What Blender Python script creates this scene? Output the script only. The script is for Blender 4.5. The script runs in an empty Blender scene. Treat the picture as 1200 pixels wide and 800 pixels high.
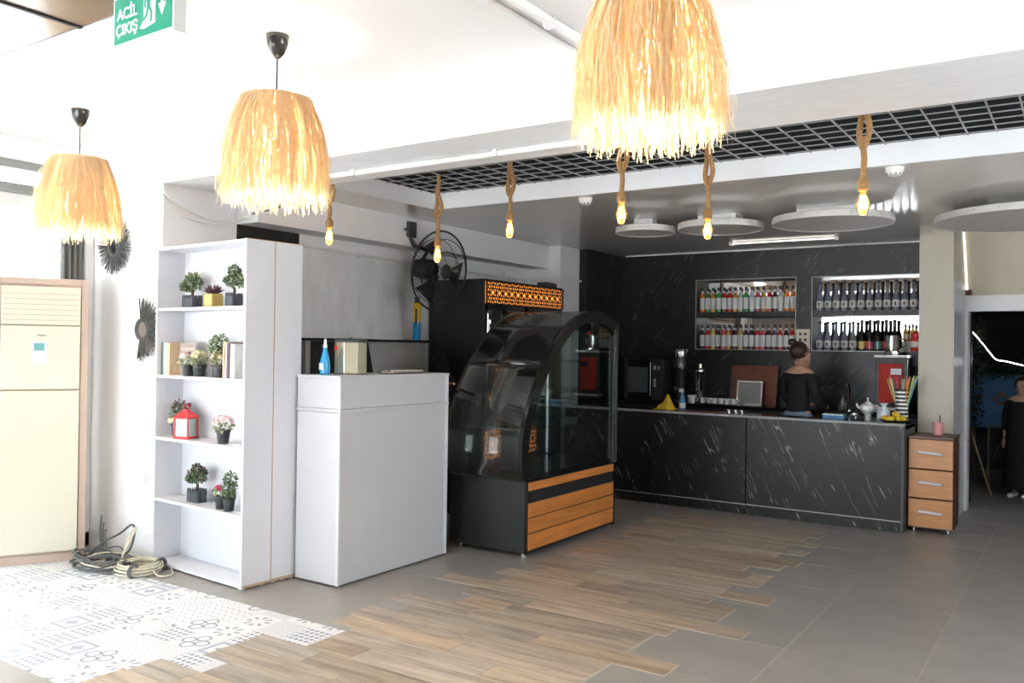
import bpy, bmesh, math, random
from mathutils import Vector, Matrix
random.seed(11)
PI = math.pi
S = bpy.context.scene
COL = S.collection

# ------------------------------------------------------------------ camera
yaw, pit, rol = math.radians(33.7), math.radians(0.4), math.radians(0.78)
cy, sy, cp, sp = math.cos(yaw), math.sin(yaw), math.cos(pit), math.sin(pit)
r0 = Vector((cy, sy, 0)); fw = Vector((-sy*cp, cy*cp, sp)); u0 = r0.cross(fw)
cR = r0*math.cos(rol) + u0*math.sin(rol)
cU = -r0*math.sin(rol) + u0*math.cos(rol)
cam_d = bpy.data.cameras.new('camera'); cam = bpy.data.objects.new('camera', cam_d); COL.objects.link(cam)
M = Matrix((cR, cU, -fw)).transposed().to_4x4(); M.translation = Vector((0, 0, 1.53))
cam.matrix_world = M
cam_d.sensor_width = 36.0; cam_d.lens = 1011/1200*36; cam_d.clip_start = 0.05; cam_d.clip_end = 200
S.camera = cam

# ------------------------------------------------------------------ world, daylight, exposure
W = bpy.data.worlds.new('sky'); S.world = W; W.use_nodes = True
wn = W.node_tree.nodes; wl = W.node_tree.links; wn.clear()
bg = wn.new('ShaderNodeBackground'); bg.inputs[0].default_value = (0.87, 0.94, 1.0, 1); bg.inputs[1].default_value = 5.6
wo = wn.new('ShaderNodeOutputWorld'); wl.new(bg.outputs[0], wo.inputs[0])
S.view_settings.view_transform = 'Standard'; S.view_settings.look = 'None'
S.view_settings.exposure = 0.78; S.view_settings.gamma = 1.0; S.view_settings.use_curve_mapping = False

def portal(name, loc, rot, sx, sz):
    d = bpy.data.lights.new(name, 'AREA'); d.shape = 'RECTANGLE'; d.size = sx; d.size_y = sz
    d.cycles.is_portal = True
    o = bpy.data.objects.new(name, d); COL.objects.link(o); o.location = loc; o.rotation_euler = rot
portal('window_portal', (-6.42, 0.30, 1.45), (0, -PI/2, 0), 2.7, 6.6)       # storefront windows, left
portal('added_opening_portal', (2.9, 3.7, 2.1), (0, PI/2, 0), 1.0, 3.4)      # unseen opening in the right wall, added to brighten the left wall
sun_d = bpy.data.lights.new('sun', 'SUN'); sun_d.energy = 34; sun_d.angle = .01; sun_d.color = (1, .97, .94)
sun = bpy.data.objects.new('sun', sun_d); COL.objects.link(sun)
sun.rotation_euler = Vector((-.35, -.45, -1.0)).to_track_quat('-Z', 'Y').to_euler()   # high sun from behind the building: lights the street, not the room
portal('shopfront_portal', (-3.65, -3.33, 1.35), (PI/2, 0, 0), 4.3, 2.6)    # open shopfront behind the camera

# ------------------------------------------------------------------ materials
MATS = {}
def nodes_of(name):
    m = bpy.data.materials.new(name); m.use_nodes = True
    nt = m.node_tree; b = nt.nodes['Principled BSDF']
    MATS[name] = m
    return m, nt, b
def mk(name, col, rough=0.5, metal=0.0, var=0.06, scale=6.0, bump=0.0, spec=0.5, trans=0.0, emit=None, es=0.0, stretch=(1, 1, 1), rnd=0.0):
    m, nt, b = nodes_of(name); N, L = nt.nodes, nt.links
    tc = N.new('ShaderNodeTexCoord'); mp = N.new('ShaderNodeMapping'); mp.inputs['Scale'].default_value = stretch
    L.new(tc.outputs['Object'], mp.inputs[0])
    nz = N.new('ShaderNodeTexNoise'); nz.inputs['Scale'].default_value = scale; nz.inputs['Detail'].default_value = 5
    L.new(mp.outputs[0], nz.inputs['Vector'])
    rp = N.new('ShaderNodeValToRGB'); rp.color_ramp.elements[0].position = .25; rp.color_ramp.elements[1].position = .75
    rp.color_ramp.elements[0].color = tuple(max(0, c*(1-var)) for c in col) + (1,)
    rp.color_ramp.elements[1].color = tuple(min(1, c*(1+var)) for c in col) + (1,)
    L.new(nz.outputs['Fac'], rp.inputs[0])
    out = rp.outputs[0]
    if rnd:
        oi = N.new('ShaderNodeObjectInfo'); hs = N.new('ShaderNodeHueSaturation')
        mr = N.new('ShaderNodeMapRange'); mr.inputs['To Min'].default_value = 1-rnd; mr.inputs['To Max'].default_value = 1+rnd
        L.new(oi.outputs['Random'], mr.inputs[0]); L.new(mr.outputs[0], hs.inputs['Value']); L.new(out, hs.inputs['Color']); out = hs.outputs[0]
    L.new(out, b.inputs['Base Color'])
    b.inputs['Roughness'].default_value = rough; b.inputs['Metallic'].default_value = metal
    b.inputs['Specular IOR Level'].default_value = spec
    b.inputs['Transmission Weight'].default_value = trans
    if emit:
        b.inputs['Emission Color'].default_value = emit + (1,); b.inputs['Emission Strength'].default_value = es
    if bump:
        bp = N.new('ShaderNodeBump'); bp.inputs['Strength'].default_value = bump; bp.inputs['Distance'].default_value = .01
        L.new(nz.outputs['Fac'], bp.inputs['Height']); L.new(bp.outputs[0], b.inputs['Normal'])
    return m
def glass_mat(name, tint, amount=0.10, rough=0.02, fres=.6):
    m = bpy.data.materials.new(name); m.use_nodes = True; nt = m.node_tree; N, L = nt.nodes, nt.links
    N.clear(); o = N.new('ShaderNodeOutputMaterial'); t = N.new('ShaderNodeBsdfTransparent'); t.inputs[0].default_value = tint + (1,)
    g = N.new('ShaderNodeBsdfGlossy'); g.inputs['Roughness'].default_value = rough; g.inputs[0].default_value = (1, 1, 1, 1)
    lw = N.new('ShaderNodeLayerWeight'); lw.inputs[0].default_value = .35
    ad = N.new('ShaderNodeMath'); ad.operation = 'MULTIPLY_ADD'; ad.inputs[1].default_value = fres; ad.inputs[2].default_value = amount; ad.use_clamp = True
    L.new(lw.outputs['Fresnel'], ad.inputs[0])
    mx = N.new('ShaderNodeMixShader'); L.new(ad.outputs[0], mx.inputs[0]); L.new(t.outputs[0], mx.inputs[1]); L.new(g.outputs[0], mx.inputs[2])
    L.new(mx.outputs[0], o.inputs[0]); MATS[name] = m; return m

mk('white_wall', (.86, .86, .87), .7, var=.02, scale=3, bump=.05)
mk('white_ceiling', (.90, .89, .89), .75, var=.015, scale=2)
mk('beam_plaster', (.85, .86, .88), .7, var=.07, scale=9, stretch=(.6, 8, 8), bump=.1)
mk('gloss_ceiling', (.76, .74, .71), .12, var=.03, scale=2, spec=.7)
mk('soffit_face', (.74, .77, .80), .5, var=.02)
mk('brown_ceiling', (.15, .118, .088), .25, var=.25, scale=1.2)
mk('grey_wallpaper', (.78, .80, .82), .6, var=.10, scale=9, stretch=(1, 1, .35), bump=.1)
mk('void_black', (.012, .012, .013), .9)
mk('grid_metal', (.42, .42, .42), .4, metal=.2, var=.03)
mk('grid_bar', (.30, .30, .305), .5, var=.03)
mk('grout', (.46, .43, .40), .9, var=.08, scale=20)
mk('plank_grout', (.47, .42, .36), .9, var=.06, scale=30)
mk('grey_tile', (.305, .285, .265), .38, var=.10, scale=3.5, rnd=.04)
mk('pale_grout', (.72, .72, .72), .9)
mk('white_laminate', (.66, .66, .70), .35, var=.015)
mk('chipboard', (.52, .36, .22), .7, var=.2, scale=60)
mk('counter_white', (.58, .585, .61), .35, var=.015)
mk('black_panel', (.022, .023, .024), .35, var=.15)
mk('black_gloss', (.012, .012, .013), .12, var=.1)
mk('black_plastic', (.02, .02, .022), .4, var=.1)
mk('dark_grey', (.06, .065, .07), .5, var=.1)
mk('fan_wire', (.028, .028, .03), .4)
mk('steel', (.62, .62, .62), .22, metal=1.0, var=.04)
mk('chrome', (.8, .8, .8), .08, metal=1.0, var=.02)
mk('white_plastic', (.82, .82, .81), .35, var=.02)
mk('white_drum', (.62, .60, .58), .45, var=.03, scale=14)
mk('cream_panel', (.66, .64, .52), .18, var=.015)
mk('beige_frame', (.50, .39, .32), .35, var=.03)
mk('lcd', (.13, .36, .38), .2)
mk('keypad', (.60, .68, .72), .3)
mk('orange_wood', (.60, .22, .05), .35, var=.22, scale=5, stretch=(8, .7, 8), rnd=.08)
mk('drawer_wood', (.50, .225, .075), .35, var=.18, scale=6, stretch=(.8, 6, 8))
mk('dark_wood', (.09, .035, .02), .4, var=.25, scale=6, stretch=(6, 6, .8))
mk('tray_wood', (.16, .045, .022), .4, var=.2, scale=8)
mk('rope', (.34, .19, .075), .9, var=.35, scale=120, bump=.6)
mk('jute_fringe', (.74, .46, .20), .8, var=.25, scale=40)
mk('red_metal', (.62, .025, .035), .35, var=.08)
mk('red_plastic', (.55, .045, .03), .6, spec=.2, var=.05)
mk('pink_plastic', (.75, .36, .34), .4, var=.03)
mk('yellow_cloth', (.72, .47, .03), .8, var=.15, scale=20)
mk('mustard_pot', (.52, .36, .10), .5, var=.08)
mk('planter_dark', (.055, .06, .075), .55, var=.1)
mk('pot_black', (.03, .032, .036), .5, var=.1)
mk('soil', (.04, .025, .016), .95, var=.3, scale=60)
mk('bark', (.10, .065, .04), .9, var=.3, scale=60)
mk('leaf_green', (.15, .22, .12), .6, var=.35, scale=40, rnd=.1)
mk('leaf_pale', (.38, .40, .25), .6, var=.3, scale=40)
mk('leaf_dark', (.05, .085, .05), .6, var=.3, scale=40)
mk('leaf_purple', (.13, .06, .085), .6, var=.3, scale=40)
mk('petal_pink', (.78, .50, .50), .7, var=.12, scale=50)
mk('petal_cream', (.78, .68, .42), .7, var=.12, scale=50)
mk('petal_magenta', (.78, .06, .22), .6, var=.1, scale=50)
mk('skin', (.50, .29, .20), .55, var=.04)
mk('hair', (.035, .016, .010), .5, var=.3, scale=80)
mk('black_cloth', (.008, .008, .009), .85, var=.2)
mk('jeans', (.25, .33, .45), .85, var=.12, scale=60)
mk('blue_liquid', (.03, .33, .66), .12, var=.05)
mk('gold_metal', (.63, .58, .42), .25, metal=.75, var=.12, scale=4)
mk('curtain_grey', (.16, .17, .16), .9, var=.15, scale=8, stretch=(6, 6, .3))
mk('window_frame', (.25, .26, .25), .5)
mk('pale_frame', (.78, .77, .75), .5)
mk('facade', (.80, .80, .80), .8)
mk('facade_window', (.35, .38, .42), .3)
mk('pavement', (.62, .63, .64), .9, var=.08)
mk('green_sign', (.0, .24, .14), .4, var=.03)
mk('sign_white', (.85, .86, .84), .5, var=.02)
mk('cable_black', (.09, .095, .10), .5)
mk('cable_cream', (.62, .57, .45), .5)
mk('stick_black', (.075, .075, .075), .8, var=.3)
mk('mirror', (.86, .86, .86), .02, metal=1.0, var=.01)
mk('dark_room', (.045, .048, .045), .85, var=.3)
mk('blue_paint', (.09, .24, .48), .7, var=.12, scale=3)
mk('foliage_dark', (.03, .045, .022), .8, var=.4, scale=20)
mk('bright_alu', (.80, .80, .82), .3, metal=.25, var=.03)
mk('aluminium', (.60, .62, .65), .25, var=.05)
mk('wood_pale', (.30, .21, .12), .7, var=.2)
mk('socket_cream', (.66, .62, .50), .45)
mk('label_white', (.72, .72, .70), .6, var=.15, scale=90)
mk('bottle_grey', (.20, .22, .27), .16, var=.12)
mk('cap_black', (.012, .012, .014), .35)
mk('paper', (.62, .59, .56), .8, var=.08, scale=30)
mk('copper', (.65, .28, .12), .25, metal=1.0)
mk('beige_wall', (.50, .46, .38), .5, var=.03)
mk('beige_slope', (.62, .57, .46), .35, var=.03)
glass_mat('clear_glass', (.96, .98, .97), .06)
glass_mat('lantern_glass', (.72, .78, .75), .05)
glass_mat('case_glass', (.76, .80, .79), .012, fres=.35)
glass_mat('amber_glass', (.95, .72, .38), .05)
def emitter(name, col, st):
    m, nt, b = nodes_of(name); N, L = nt.nodes, nt.links
    b.inputs['Base Color'].default_value = col + (1,); b.inputs['Emission Color'].default_value = col + (1,); b.inputs['Emission Strength'].default_value = st
    return m
emitter('bulb_glow', (1.0, .86, .60), 110)
emitter('filament', (1.0, .62, .22), 9)
emitter('orange_backlight', (1.0, .30, .04), 1.0)
emitter('led_white', (1.0, .95, .85), .9)
emitter('led_dim', (.85, .80, .95), 5)

# straw fringe: lets the bulb's light through
def fringe_mat():
    m = bpy.data.materials.new('straw'); m.use_nodes = True; nt = m.node_tree; N, L = nt.nodes, nt.links; N.clear()
    o = N.new('ShaderNodeOutputMaterial'); d = N.new('ShaderNodeBsdfDiffuse'); t = N.new('ShaderNodeBsdfTranslucent')
    tc = N.new('ShaderNodeTexCoord'); nz = N.new('ShaderNodeTexNoise'); nz.inputs['Scale'].default_value = 60
    rp = N.new('ShaderNodeValToRGB'); rp.color_ramp.elements[0].color = (.74, .56, .33, 1); rp.color_ramp.elements[1].color = (.93, .82, .60, 1)
    L.new(tc.outputs['Object'], nz.inputs['Vector']); L.new(nz.outputs['Fac'], rp.inputs[0])
    L.new(rp.outputs[0], d.inputs[0]); L.new(rp.outputs[0], t.inputs[0])
    mx = N.new('ShaderNodeMixShader'); mx.inputs[0].default_value = .55
    L.new(d.outputs[0], mx.inputs[1]); L.new(t.outputs[0], mx.inputs[2]); L.new(mx.outputs[0], o.inputs[0]); MATS['straw'] = m
fringe_mat()

def marble_mat(name, base, vein, rotdeg, axis='Y', amount=1.0):
    m, nt, b = nodes_of(name); N, L = nt.nodes, nt.links
    tc = N.new('ShaderNodeTexCoord')
    mr = N.new('ShaderNodeMapping'); mr.inputs['Rotation'].default_value = (0, math.radians(rotdeg), 0) if axis == 'Y' else (math.radians(rotdeg), 0, 0)
    L.new(tc.outputs['Object'], mr.inputs[0])
    ms = N.new('ShaderNodeMapping'); ms.inputs['Scale'].default_value = (8.5, 8.5, .8); L.new(mr.outputs[0], ms.inputs[0])
    n1 = N.new('ShaderNodeTexNoise'); n1.inputs['Scale'].default_value = 1.7; n1.inputs['Detail'].default_value = 2; n1.inputs['Roughness'].default_value = .55
    L.new(ms.outputs[0], n1.inputs['Vector'])
    s1 = N.new('ShaderNodeMath'); s1.operation = 'SUBTRACT'; s1.inputs[1].default_value = .5; L.new(n1.outputs['Fac'], s1.inputs[0])
    ab = N.new('ShaderNodeMath'); ab.operation = 'ABSOLUTE'; L.new(s1.outputs[0], ab.inputs[0])
    rp = N.new('ShaderNodeValToRGB'); rp.color_ramp.elements[0].color = (1, 1, 1, 1); rp.color_ramp.elements[1].color = (0, 0, 0, 1)
    rp.color_ramp.elements[0].position = .002; rp.color_ramp.elements[1].position = .014; L.new(ab.outputs[0], rp.inputs[0])
    n2 = N.new('ShaderNodeTexNoise'); n2.inputs['Scale'].default_value = 6.5; n2.inputs['Detail'].default_value = 2; L.new(tc.outputs['Object'], n2.inputs['Vector'])
    r2 = N.new('ShaderNodeValToRGB'); r2.color_ramp.elements[0].position = .47; r2.color_ramp.elements[1].position = .60; L.new(n2.outputs['Fac'], r2.inputs[0])
    mu = N.new('ShaderNodeMath'); mu.operation = 'MULTIPLY'; L.new(rp.outputs[0], mu.inputs[0]); L.new(r2.outputs[0], mu.inputs[1])
    m2 = N.new('ShaderNodeMath'); m2.operation = 'MULTIPLY'; m2.inputs[1].default_value = amount; L.new(mu.outputs[0], m2.inputs[0])
    n3 = N.new('ShaderNodeTexNoise'); n3.inputs['Scale'].default_value = 2.2; n3.inputs['Detail'].default_value = 6; L.new(mr.outputs[0], n3.inputs['Vector'])
    r3 = N.new('ShaderNodeValToRGB'); r3.color_ramp.elements[0].color = tuple(c*.6 for c in base) + (1,); r3.color_ramp.elements[1].color = tuple(c*1.5 for c in base) + (1,)
    L.new(n3.outputs['Fac'], r3.inputs[0])
    mx = N.new('ShaderNodeMix'); mx.data_type = 'RGBA'; L.new(m2.outputs[0], mx.inputs[0]); L.new(r3.outputs[0], mx.inputs[6]); mx.inputs[7].default_value = vein + (1,)
    L.new(mx.outputs[2], b.inputs['Base Color']); b.inputs['Roughness'].default_value = .35; b.inputs['Specular IOR Level'].default_value = .3
marble_mat('marble_front', (.010, .0108, .0105), (.27, .27, .265), 27)
marble_mat('marble_back', (.018, .019, .019), (.26, .26, .25), -38, amount=.4)
marble_mat('marble_side', (.018, .019, .019), (.26, .26, .25), 30, axis='X', amount=.4)

def plank_mat():
    m, nt, b = nodes_of('wood_plank'); N, L = nt.nodes, nt.links
    tc = N.new('ShaderNodeTexCoord'); oi = N.new('ShaderNodeObjectInfo')
    ad = N.new('ShaderNodeVectorMath'); ad.operation = 'ADD'
    mu = N.new('ShaderNodeMath'); mu.operation = 'MULTIPLY'; mu.inputs[1].default_value = 37; L.new(oi.outputs['Random'], mu.inputs[0])
    L.new(tc.outputs['Object'], ad.inputs[0]); L.new(mu.outputs[0], ad.inputs[1])
    mp = N.new('ShaderNodeMapping'); mp.inputs['Scale'].default_value = (1.5, 16, 16); L.new(ad.outputs[0], mp.inputs[0])
    n1 = N.new('ShaderNodeTexNoise'); n1.inputs['Scale'].default_value = 1.3; n1.inputs['Detail'].default_value = 8; n1.inputs['Roughness'].default_value = .6; n1.inputs['Distortion'].default_value = .5
    L.new(mp.outputs[0], n1.inputs['Vector'])
    rp = N.new('ShaderNodeValToRGB'); e = rp.color_ramp.elements
    e[0].position = .30; e[0].color = (.25, .19, .14, 1); e[1].position = .72; e[1].color = (.60, .48, .36, 1)
    k = e.new(.5); k.color = (.44, .34, .245, 1)
    L.new(n1.outputs['Fac'], rp.inputs[0])
    hs = N.new('ShaderNodeHueSaturation'); L.new(rp.outputs[0], hs.inputs['Color'])
    r1 = N.new('ShaderNodeMapRange'); r1.inputs['To Min'].default_value = .78; r1.inputs['To Max'].default_value = 1.12; L.new(oi.outputs['Random'], r1.inputs[0]); L.new(r1.outputs[0], hs.inputs['Value'])
    m3 = N.new('ShaderNodeMath'); m3.operation = 'MULTIPLY'; m3.inputs[1].default_value = 7.13; L.new(oi.outputs['Random'], m3.inputs[0])
    fr = N.new('ShaderNodeMath'); fr.operation = 'FRACT'; L.new(m3.outputs[0], fr.inputs[0])
    r2 = N.new('ShaderNodeMapRange'); r2.inputs['To Min'].default_value = .65; r2.inputs['To Max'].default_value = 1.1; L.new(fr.outputs[0], r2.inputs[0]); L.new(r2.outputs[0], hs.inputs['Saturation'])
    L.new(hs.outputs[0], b.inputs['Base Color']); b.inputs['Roughness'].default_value = .42
plank_mat()

# printed cement tiles: eight prints, drawn on the tile's own coordinates (tile 0.2 m, centred)
def tile_print(idx):
    m, nt, b = nodes_of('tile_print_%d' % idx); N, L = nt.nodes, nt.links
    def mth(op, a, c=None, d=None):
        n = N.new('ShaderNodeMath'); n.operation = op
        for i, v in enumerate((a, c, d)):
            if v is None: continue
            if isinstance(v, (int, float)): n.inputs[i].default_value = v
            else: L.new(v, n.inputs[i])
        return n.outputs[0]
    tc = N.new('ShaderNodeTexCoord'); sx = N.new('ShaderNodeSeparateXYZ'); L.new(tc.outputs['Object'], sx.inputs[0])
    x = mth('MULTIPLY', sx.outputs[0], 5.0); y = mth('MULTIPLY', sx.outputs[1], 5.0)
    ax = mth('ABSOLUTE', x); ay = mth('ABSOLUTE', y)
    def dist(a, c): return mth('SQRT', mth('ADD', mth('MULTIPLY', a, a), mth('MULTIPLY', c, c)))
    def band(v, c, w): return mth('LESS_THAN', mth('ABSOLUTE', mth('SUBTRACT', v, c)), w)
    base, ink = (.73, .735, .745), (.27, .29, .37)
    if idx == 0:
        f = mth('MAXIMUM', band(dist(mth('SUBTRACT', ax, .26), y), .17, .030), band(dist(x, mth('SUBTRACT', ay, .26)), .17, .030))
    elif idx == 1:
        u = mth('ADD', x, y); v = mth('SUBTRACT', x, y)
        f = mth('MULTIPLY', mth('GREATER_THAN', mth('MULTIPLY', mth('SINE', mth('MULTIPLY', u, 17)), mth('SINE', mth('MULTIPLY', v, 17))), .12), mth('LESS_THAN', mth('MAXIMUM', ax, ay), .45))
    elif idx == 2:
        f = mth('MAXIMUM', band(dist(x, y), .44, .012), mth('GREATER_THAN', mth('ADD', ax, ay), .80)); base = (.76, .74, .70)
    elif idx == 3:
        q = mth('MAXIMUM', ax, ay)
        f = mth('MAXIMUM', band(q, .36, .05), mth('MAXIMUM', band(q, .46, .010), mth('MULTIPLY', mth('LESS_THAN', mth('MULTIPLY', ax, ay), .008), mth('LESS_THAN', q, .2)))); ink = (.36, .38, .48)
    elif idx == 4:
        f = mth('MULTIPLY', mth('GREATER_THAN', mth('SINE', mth('MULTIPLY', mth('ADD', ax, ay), 42)), .45), mth('GREATER_THAN', mth('SINE', mth('MULTIPLY', mth('SUBTRACT', ax, ay), 30)), .1)); ink = (.40, .41, .48)
    elif idx == 5:
        tri = mth('PINGPONG', mth('ADD', x, .5), .125)
        f = band(mth('FRACT', mth('MULTIPLY', mth('ADD', tri, mth('ADD', y, 2)), 4)), .5, .10); ink = (.50, .50, .55)
    elif idx == 6:
        f = mth('LESS_THAN', dist(mth('PINGPONG', mth('ADD', x, .5), .083), mth('PINGPONG', mth('ADD', y, .5), .083)), .030); base = (.66, .66, .68); ink = (.56, .56, .60)
    else:
        f = mth('MULTIPLY', band(dist(x, y), .28, .10), mth('GREATER_THAN', mth('SINE', mth('MULTIPLY', mth('ARCTAN2', y, x), 8)), .2)); ink = (.33, .35, .42); base = (.75, .75, .75)
    mx = N.new('ShaderNodeMix'); mx.data_type = 'RGBA'; L.new(f, mx.inputs[0]); mx.inputs[6].default_value = base + (1,); mx.inputs[7].default_value = ink + (1,)
    L.new(mx.outputs[2], b.inputs['Base Color']); b.inputs['Roughness'].default_value = .45
for i in range(8): tile_print(i)

# ------------------------------------------------------------------ mesh helpers
class MB:
    def __init__(s): s.v = []; s.f = []
    def add(s, vs, fs):
        k = len(s.v); s.v += [tuple(p) for p in vs]; s.f += [tuple(i+k for i in q) for q in fs]; return s
    def box(s, x0, x1, y0, y1, z0, z1):
        return s.add([(x0,y0,z0),(x1,y0,z0),(x1,y1,z0),(x0,y1,z0),(x0,y0,z1),(x1,y0,z1),(x1,y1,z1),(x0,y1,z1)],
                     [(0,3,2,1),(4,5,6,7),(0,1,5,4),(1,2,6,5),(2,3,7,6),(3,0,4,7)])
    def tube(s, pts, r, n=8, cap=True):
        pts = [Vector(p) for p in pts]; rs = r if isinstance(r, (list, tuple)) else [r]*len(pts)
        vs, fs = [], []; up = None
        for i, p in enumerate(pts):
            t = (pts[min(i+1, len(pts)-1)] - pts[max(i-1, 0)])
            if t.length < 1e-9: t = Vector((0,0,1))
            t.normalize()
            if up is None: up = Vector((0,0,1)) if abs(t.z) < .9 else Vector((1,0,0))
            a = (up - t*up.dot(t))
            if a.length < 1e-6: a = t.orthogonal()
            a.normalize(); up = a; c = t.cross(a)
            for k in range(n):
                q = 2*PI*k/n; vs.append(p + (a*math.cos(q) + c*math.sin(q))*rs[i])
        for i in range(len(pts)-1):
            for k in range(n):
                fs.append((i*n+k, i*n+(k+1) % n, (i+1)*n+(k+1) % n, (i+1)*n+k))
        if cap:
            fs.append(tuple(range(n-1, -1, -1))); fs.append(tuple((len(pts)-1)*n+k for k in range(n)))
        return s.add(vs, fs)
    def cyl(s, p0, p1, r0, r1=None, n=16): return s.tube([p0, p1], [r0, r0 if r1 is None else r1], n)
    def lathe(s, prof, n=20, c=(0,0,0)):
        vs, fs = [], []; m = len(prof)
        for r, z in prof:
            for k in range(n):
                a = 2*PI*k/n; vs.append((c[0]+r*math.cos(a), c[1]+r*math.sin(a), c[2]+z))
        for i in range(m-1):
            for k in range(n): fs.append((i*n+k, i*n+(k+1) % n, (i+1)*n+(k+1) % n, (i+1)*n+k))
        fs.append(tuple(range(n-1, -1, -1))); fs.append(tuple((m-1)*n+k for k in range(n)))
        return s.add(vs, fs)
    def prism(s, poly, axis, a0, a1):
        n = len(poly)
        def P(q, a): return {'x': (a, q[0], q[1]), 'y': (q[0], a, q[1]), 'z': (q[0], q[1], a)}[axis]
        vs = [P(q, a0) for q in poly] + [P(q, a1) for q in poly]
        return s.add(vs, [tuple(range(n-1, -1, -1)), tuple(range(n, 2*n))] + [(i, (i+1) % n, n+(i+1) % n, n+i) for i in range(n)])
    def torus(s, R, r, c=(0,0,0), axis='z', n=32, m=8):
        vs, fs = [], []
        for i in range(n):
            a = 2*PI*i/n
            for j in range(m):
                q = 2*PI*j/m; h = R + r*math.cos(q); x, y, z = h*math.cos(a), h*math.sin(a), r*math.sin(q)
                p = {'z': (x, y, z), 'x': (z, x, y), 'y': (x, z, y)}[axis]; vs.append((c[0]+p[0], c[1]+p[1], c[2]+p[2]))
        for i in range(n):
            for j in range(m): fs.append((i*m+j, ((i+1) % n)*m+j, ((i+1) % n)*m+(j+1) % m, i*m+(j+1) % m))
        return s.add(vs, fs)
    def ball(s, c, r, n=12, m=8, sc=(1,1,1)):
        vs = [(c[0], c[1], c[2]+r*sc[2])]; fs = []
        for i in range(1, m):
            t = PI*i/m
            for k in range(n):
                a = 2*PI*k/n; vs.append((c[0]+r*sc[0]*math.sin(t)*math.cos(a), c[1]+r*sc[1]*math.sin(t)*math.sin(a), c[2]+r*sc[2]*math.cos(t)))
        vs.append((c[0], c[1], c[2]-r*sc[2])); e = len(vs)-1
        for k in range(n):
            fs.append((0, 1+k, 1+(k+1) % n)); fs.append((e, 1+(m-2)*n+(k+1) % n, 1+(m-2)*n+k))
            for i in range(m-2): fs.append((1+i*n+k, 1+(i+1)*n+k, 1+(i+1)*n+(k+1) % n, 1+i*n+(k+1) % n))
        return s.add(vs, fs)
    def mesh(s, name, mat, smooth=False):
        me = bpy.data.meshes.new(name); me.from_pydata(s.v, [], s.f); me.materials.append(MATS[mat])
        b = bmesh.new(); b.from_mesh(me); bmesh.ops.recalc_face_normals(b, faces=b.faces); b.to_mesh(me); b.free()
        if smooth:
            me.polygons.foreach_set('use_smooth', [True]*len(me.polygons)); me.set_sharp_from_angle(angle=math.radians(42))
        me.update(); return me
    def build(s, name, mat, parent=None, smooth=False, bevel=0.0, loc=None, rz=0.0):
        o = bpy.data.objects.new(name, s.mesh(name, mat, smooth)); COL.objects.link(o)
        if parent: o.parent = parent
        if loc: o.location = loc
        if rz: o.rotation_euler = (0, 0, rz)
        if bevel:
            md = o.modifiers.new('bevel', 'BEVEL'); md.width = bevel; md.segments = 2; md.limit_method = 'ANGLE'; md.angle_limit = math.radians(40)
        return o
def tag(o, label, cat, group=None):
    o['label'] = label; o['category'] = cat
    if group: o['group'] = group
    return o
def thing(name, label, cat, loc=(0,0,0), rz=0.0, group=None):
    o = bpy.data.objects.new(name, None); COL.objects.link(o); o.location = loc; o.rotation_euler = (0, 0, rz); o.empty_display_size = .1
    return tag(o, label, cat, group)
def struct(o, label): o['kind'] = 'structure'; o['label'] = label; return o
def part_of(name, me, parent, loc=(0,0,0)):
    o = bpy.data.objects.new(name, me); COL.objects.link(o); o.parent = parent; o.location = loc; return o
def dup(root, loc, rz=None, label=None, group=None):
    r = root.copy(); COL.objects.link(r); r.location = loc
    if rz is not None: r.rotation_euler = (0, 0, rz)
    if label: r['label'] = label
    if group: r['group'] = group
    for ch in root.children:
        c = ch.copy(); COL.objects.link(c); c.parent = r
        for g in ch.children:
            d = g.copy(); COL.objects.link(d); d.parent = c
    return r
B = lambda *a: MB().box(*a)

# ================================================================== SETTING
# ---- floor
floor = struct(B(-6.4, 3.0, -3.4, 13.2, -.12, -.0015).build('floor', 'grout'), 'tiled shop floor, grey tiles with a wood-look strip and printed tiles')
T = .63
tm = B(-T/2+.0028, T/2-.0028, -T/2+.0028, T/2-.0028, -.008, 0).mesh('grey_tile', 'grey_tile')
rows = {}
LEFT = {-8:-3.75,-7:-3.75,-6:-3.72,-5:-3.41,-4:-3.60,-3:-3.60,-2:-3.29,-1:-3.29,0:-3.46,1:-3.50,2:-3.30,3:-3.54,4:-3.13,5:-3.22,6:-3.57,7:-3.2,8:-3.335,9:-3.12,10:-3.25,11:-3.05,12:-3.2,13:-3.24,14:-3.1,15:-3.22,16:-3.08,17:-3.2,18:-3.226,19:-3.3,20:-3.13,21:-3.3,22:-3.1,23:-3.25}
RIGHT = {-8:-1.9,-7:-1.7,-6:-1.9,-5:-1.65,-4:-1.9,-3:-1.7,-2:-1.9,-1:-1.65,0:-1.916,1:-1.916,2:-1.638,3:-1.925,4:-1.925,5:-1.86,6:-1.515,7:-1.72,8:-1.72,9:-1.9,10:-1.59,11:-1.92,12:-1.76,13:-1.764,14:-1.98,15:-1.776,16:-1.71,17:-1.93,18:-1.75,19:-1.95,20:-1.753,21:-1.9,22:-1.806,23:-1.85}
PW, PY0 = .175, 3.43
def covered(x0, x1, y0, y1):
    # wholly beneath the wood strip or the printed tiles
    if -3.0 < x0 and x1 < -2.05 and y0 > 2.1 and y1 < 7.55: return True
    if x1 < -3.8 and y0 > 2.15 and y1 < 3.3: return True
    return False
for i in range(-9, 6):
    for j in range(-4, 15):
        x0 = -1.281 + T*i; y0 = 4.49 + T*j
        if x0 < -6.4 or y0 > 12.6 or y0 < 1.9 or x0 > .4 and y0 > 3: continue
        if covered(x0, x0+T, y0, y0+T): continue
        part_of('grey_tile', tm, floor, (x0+T/2, y0+T/2, 0))
gr = MB()
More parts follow.
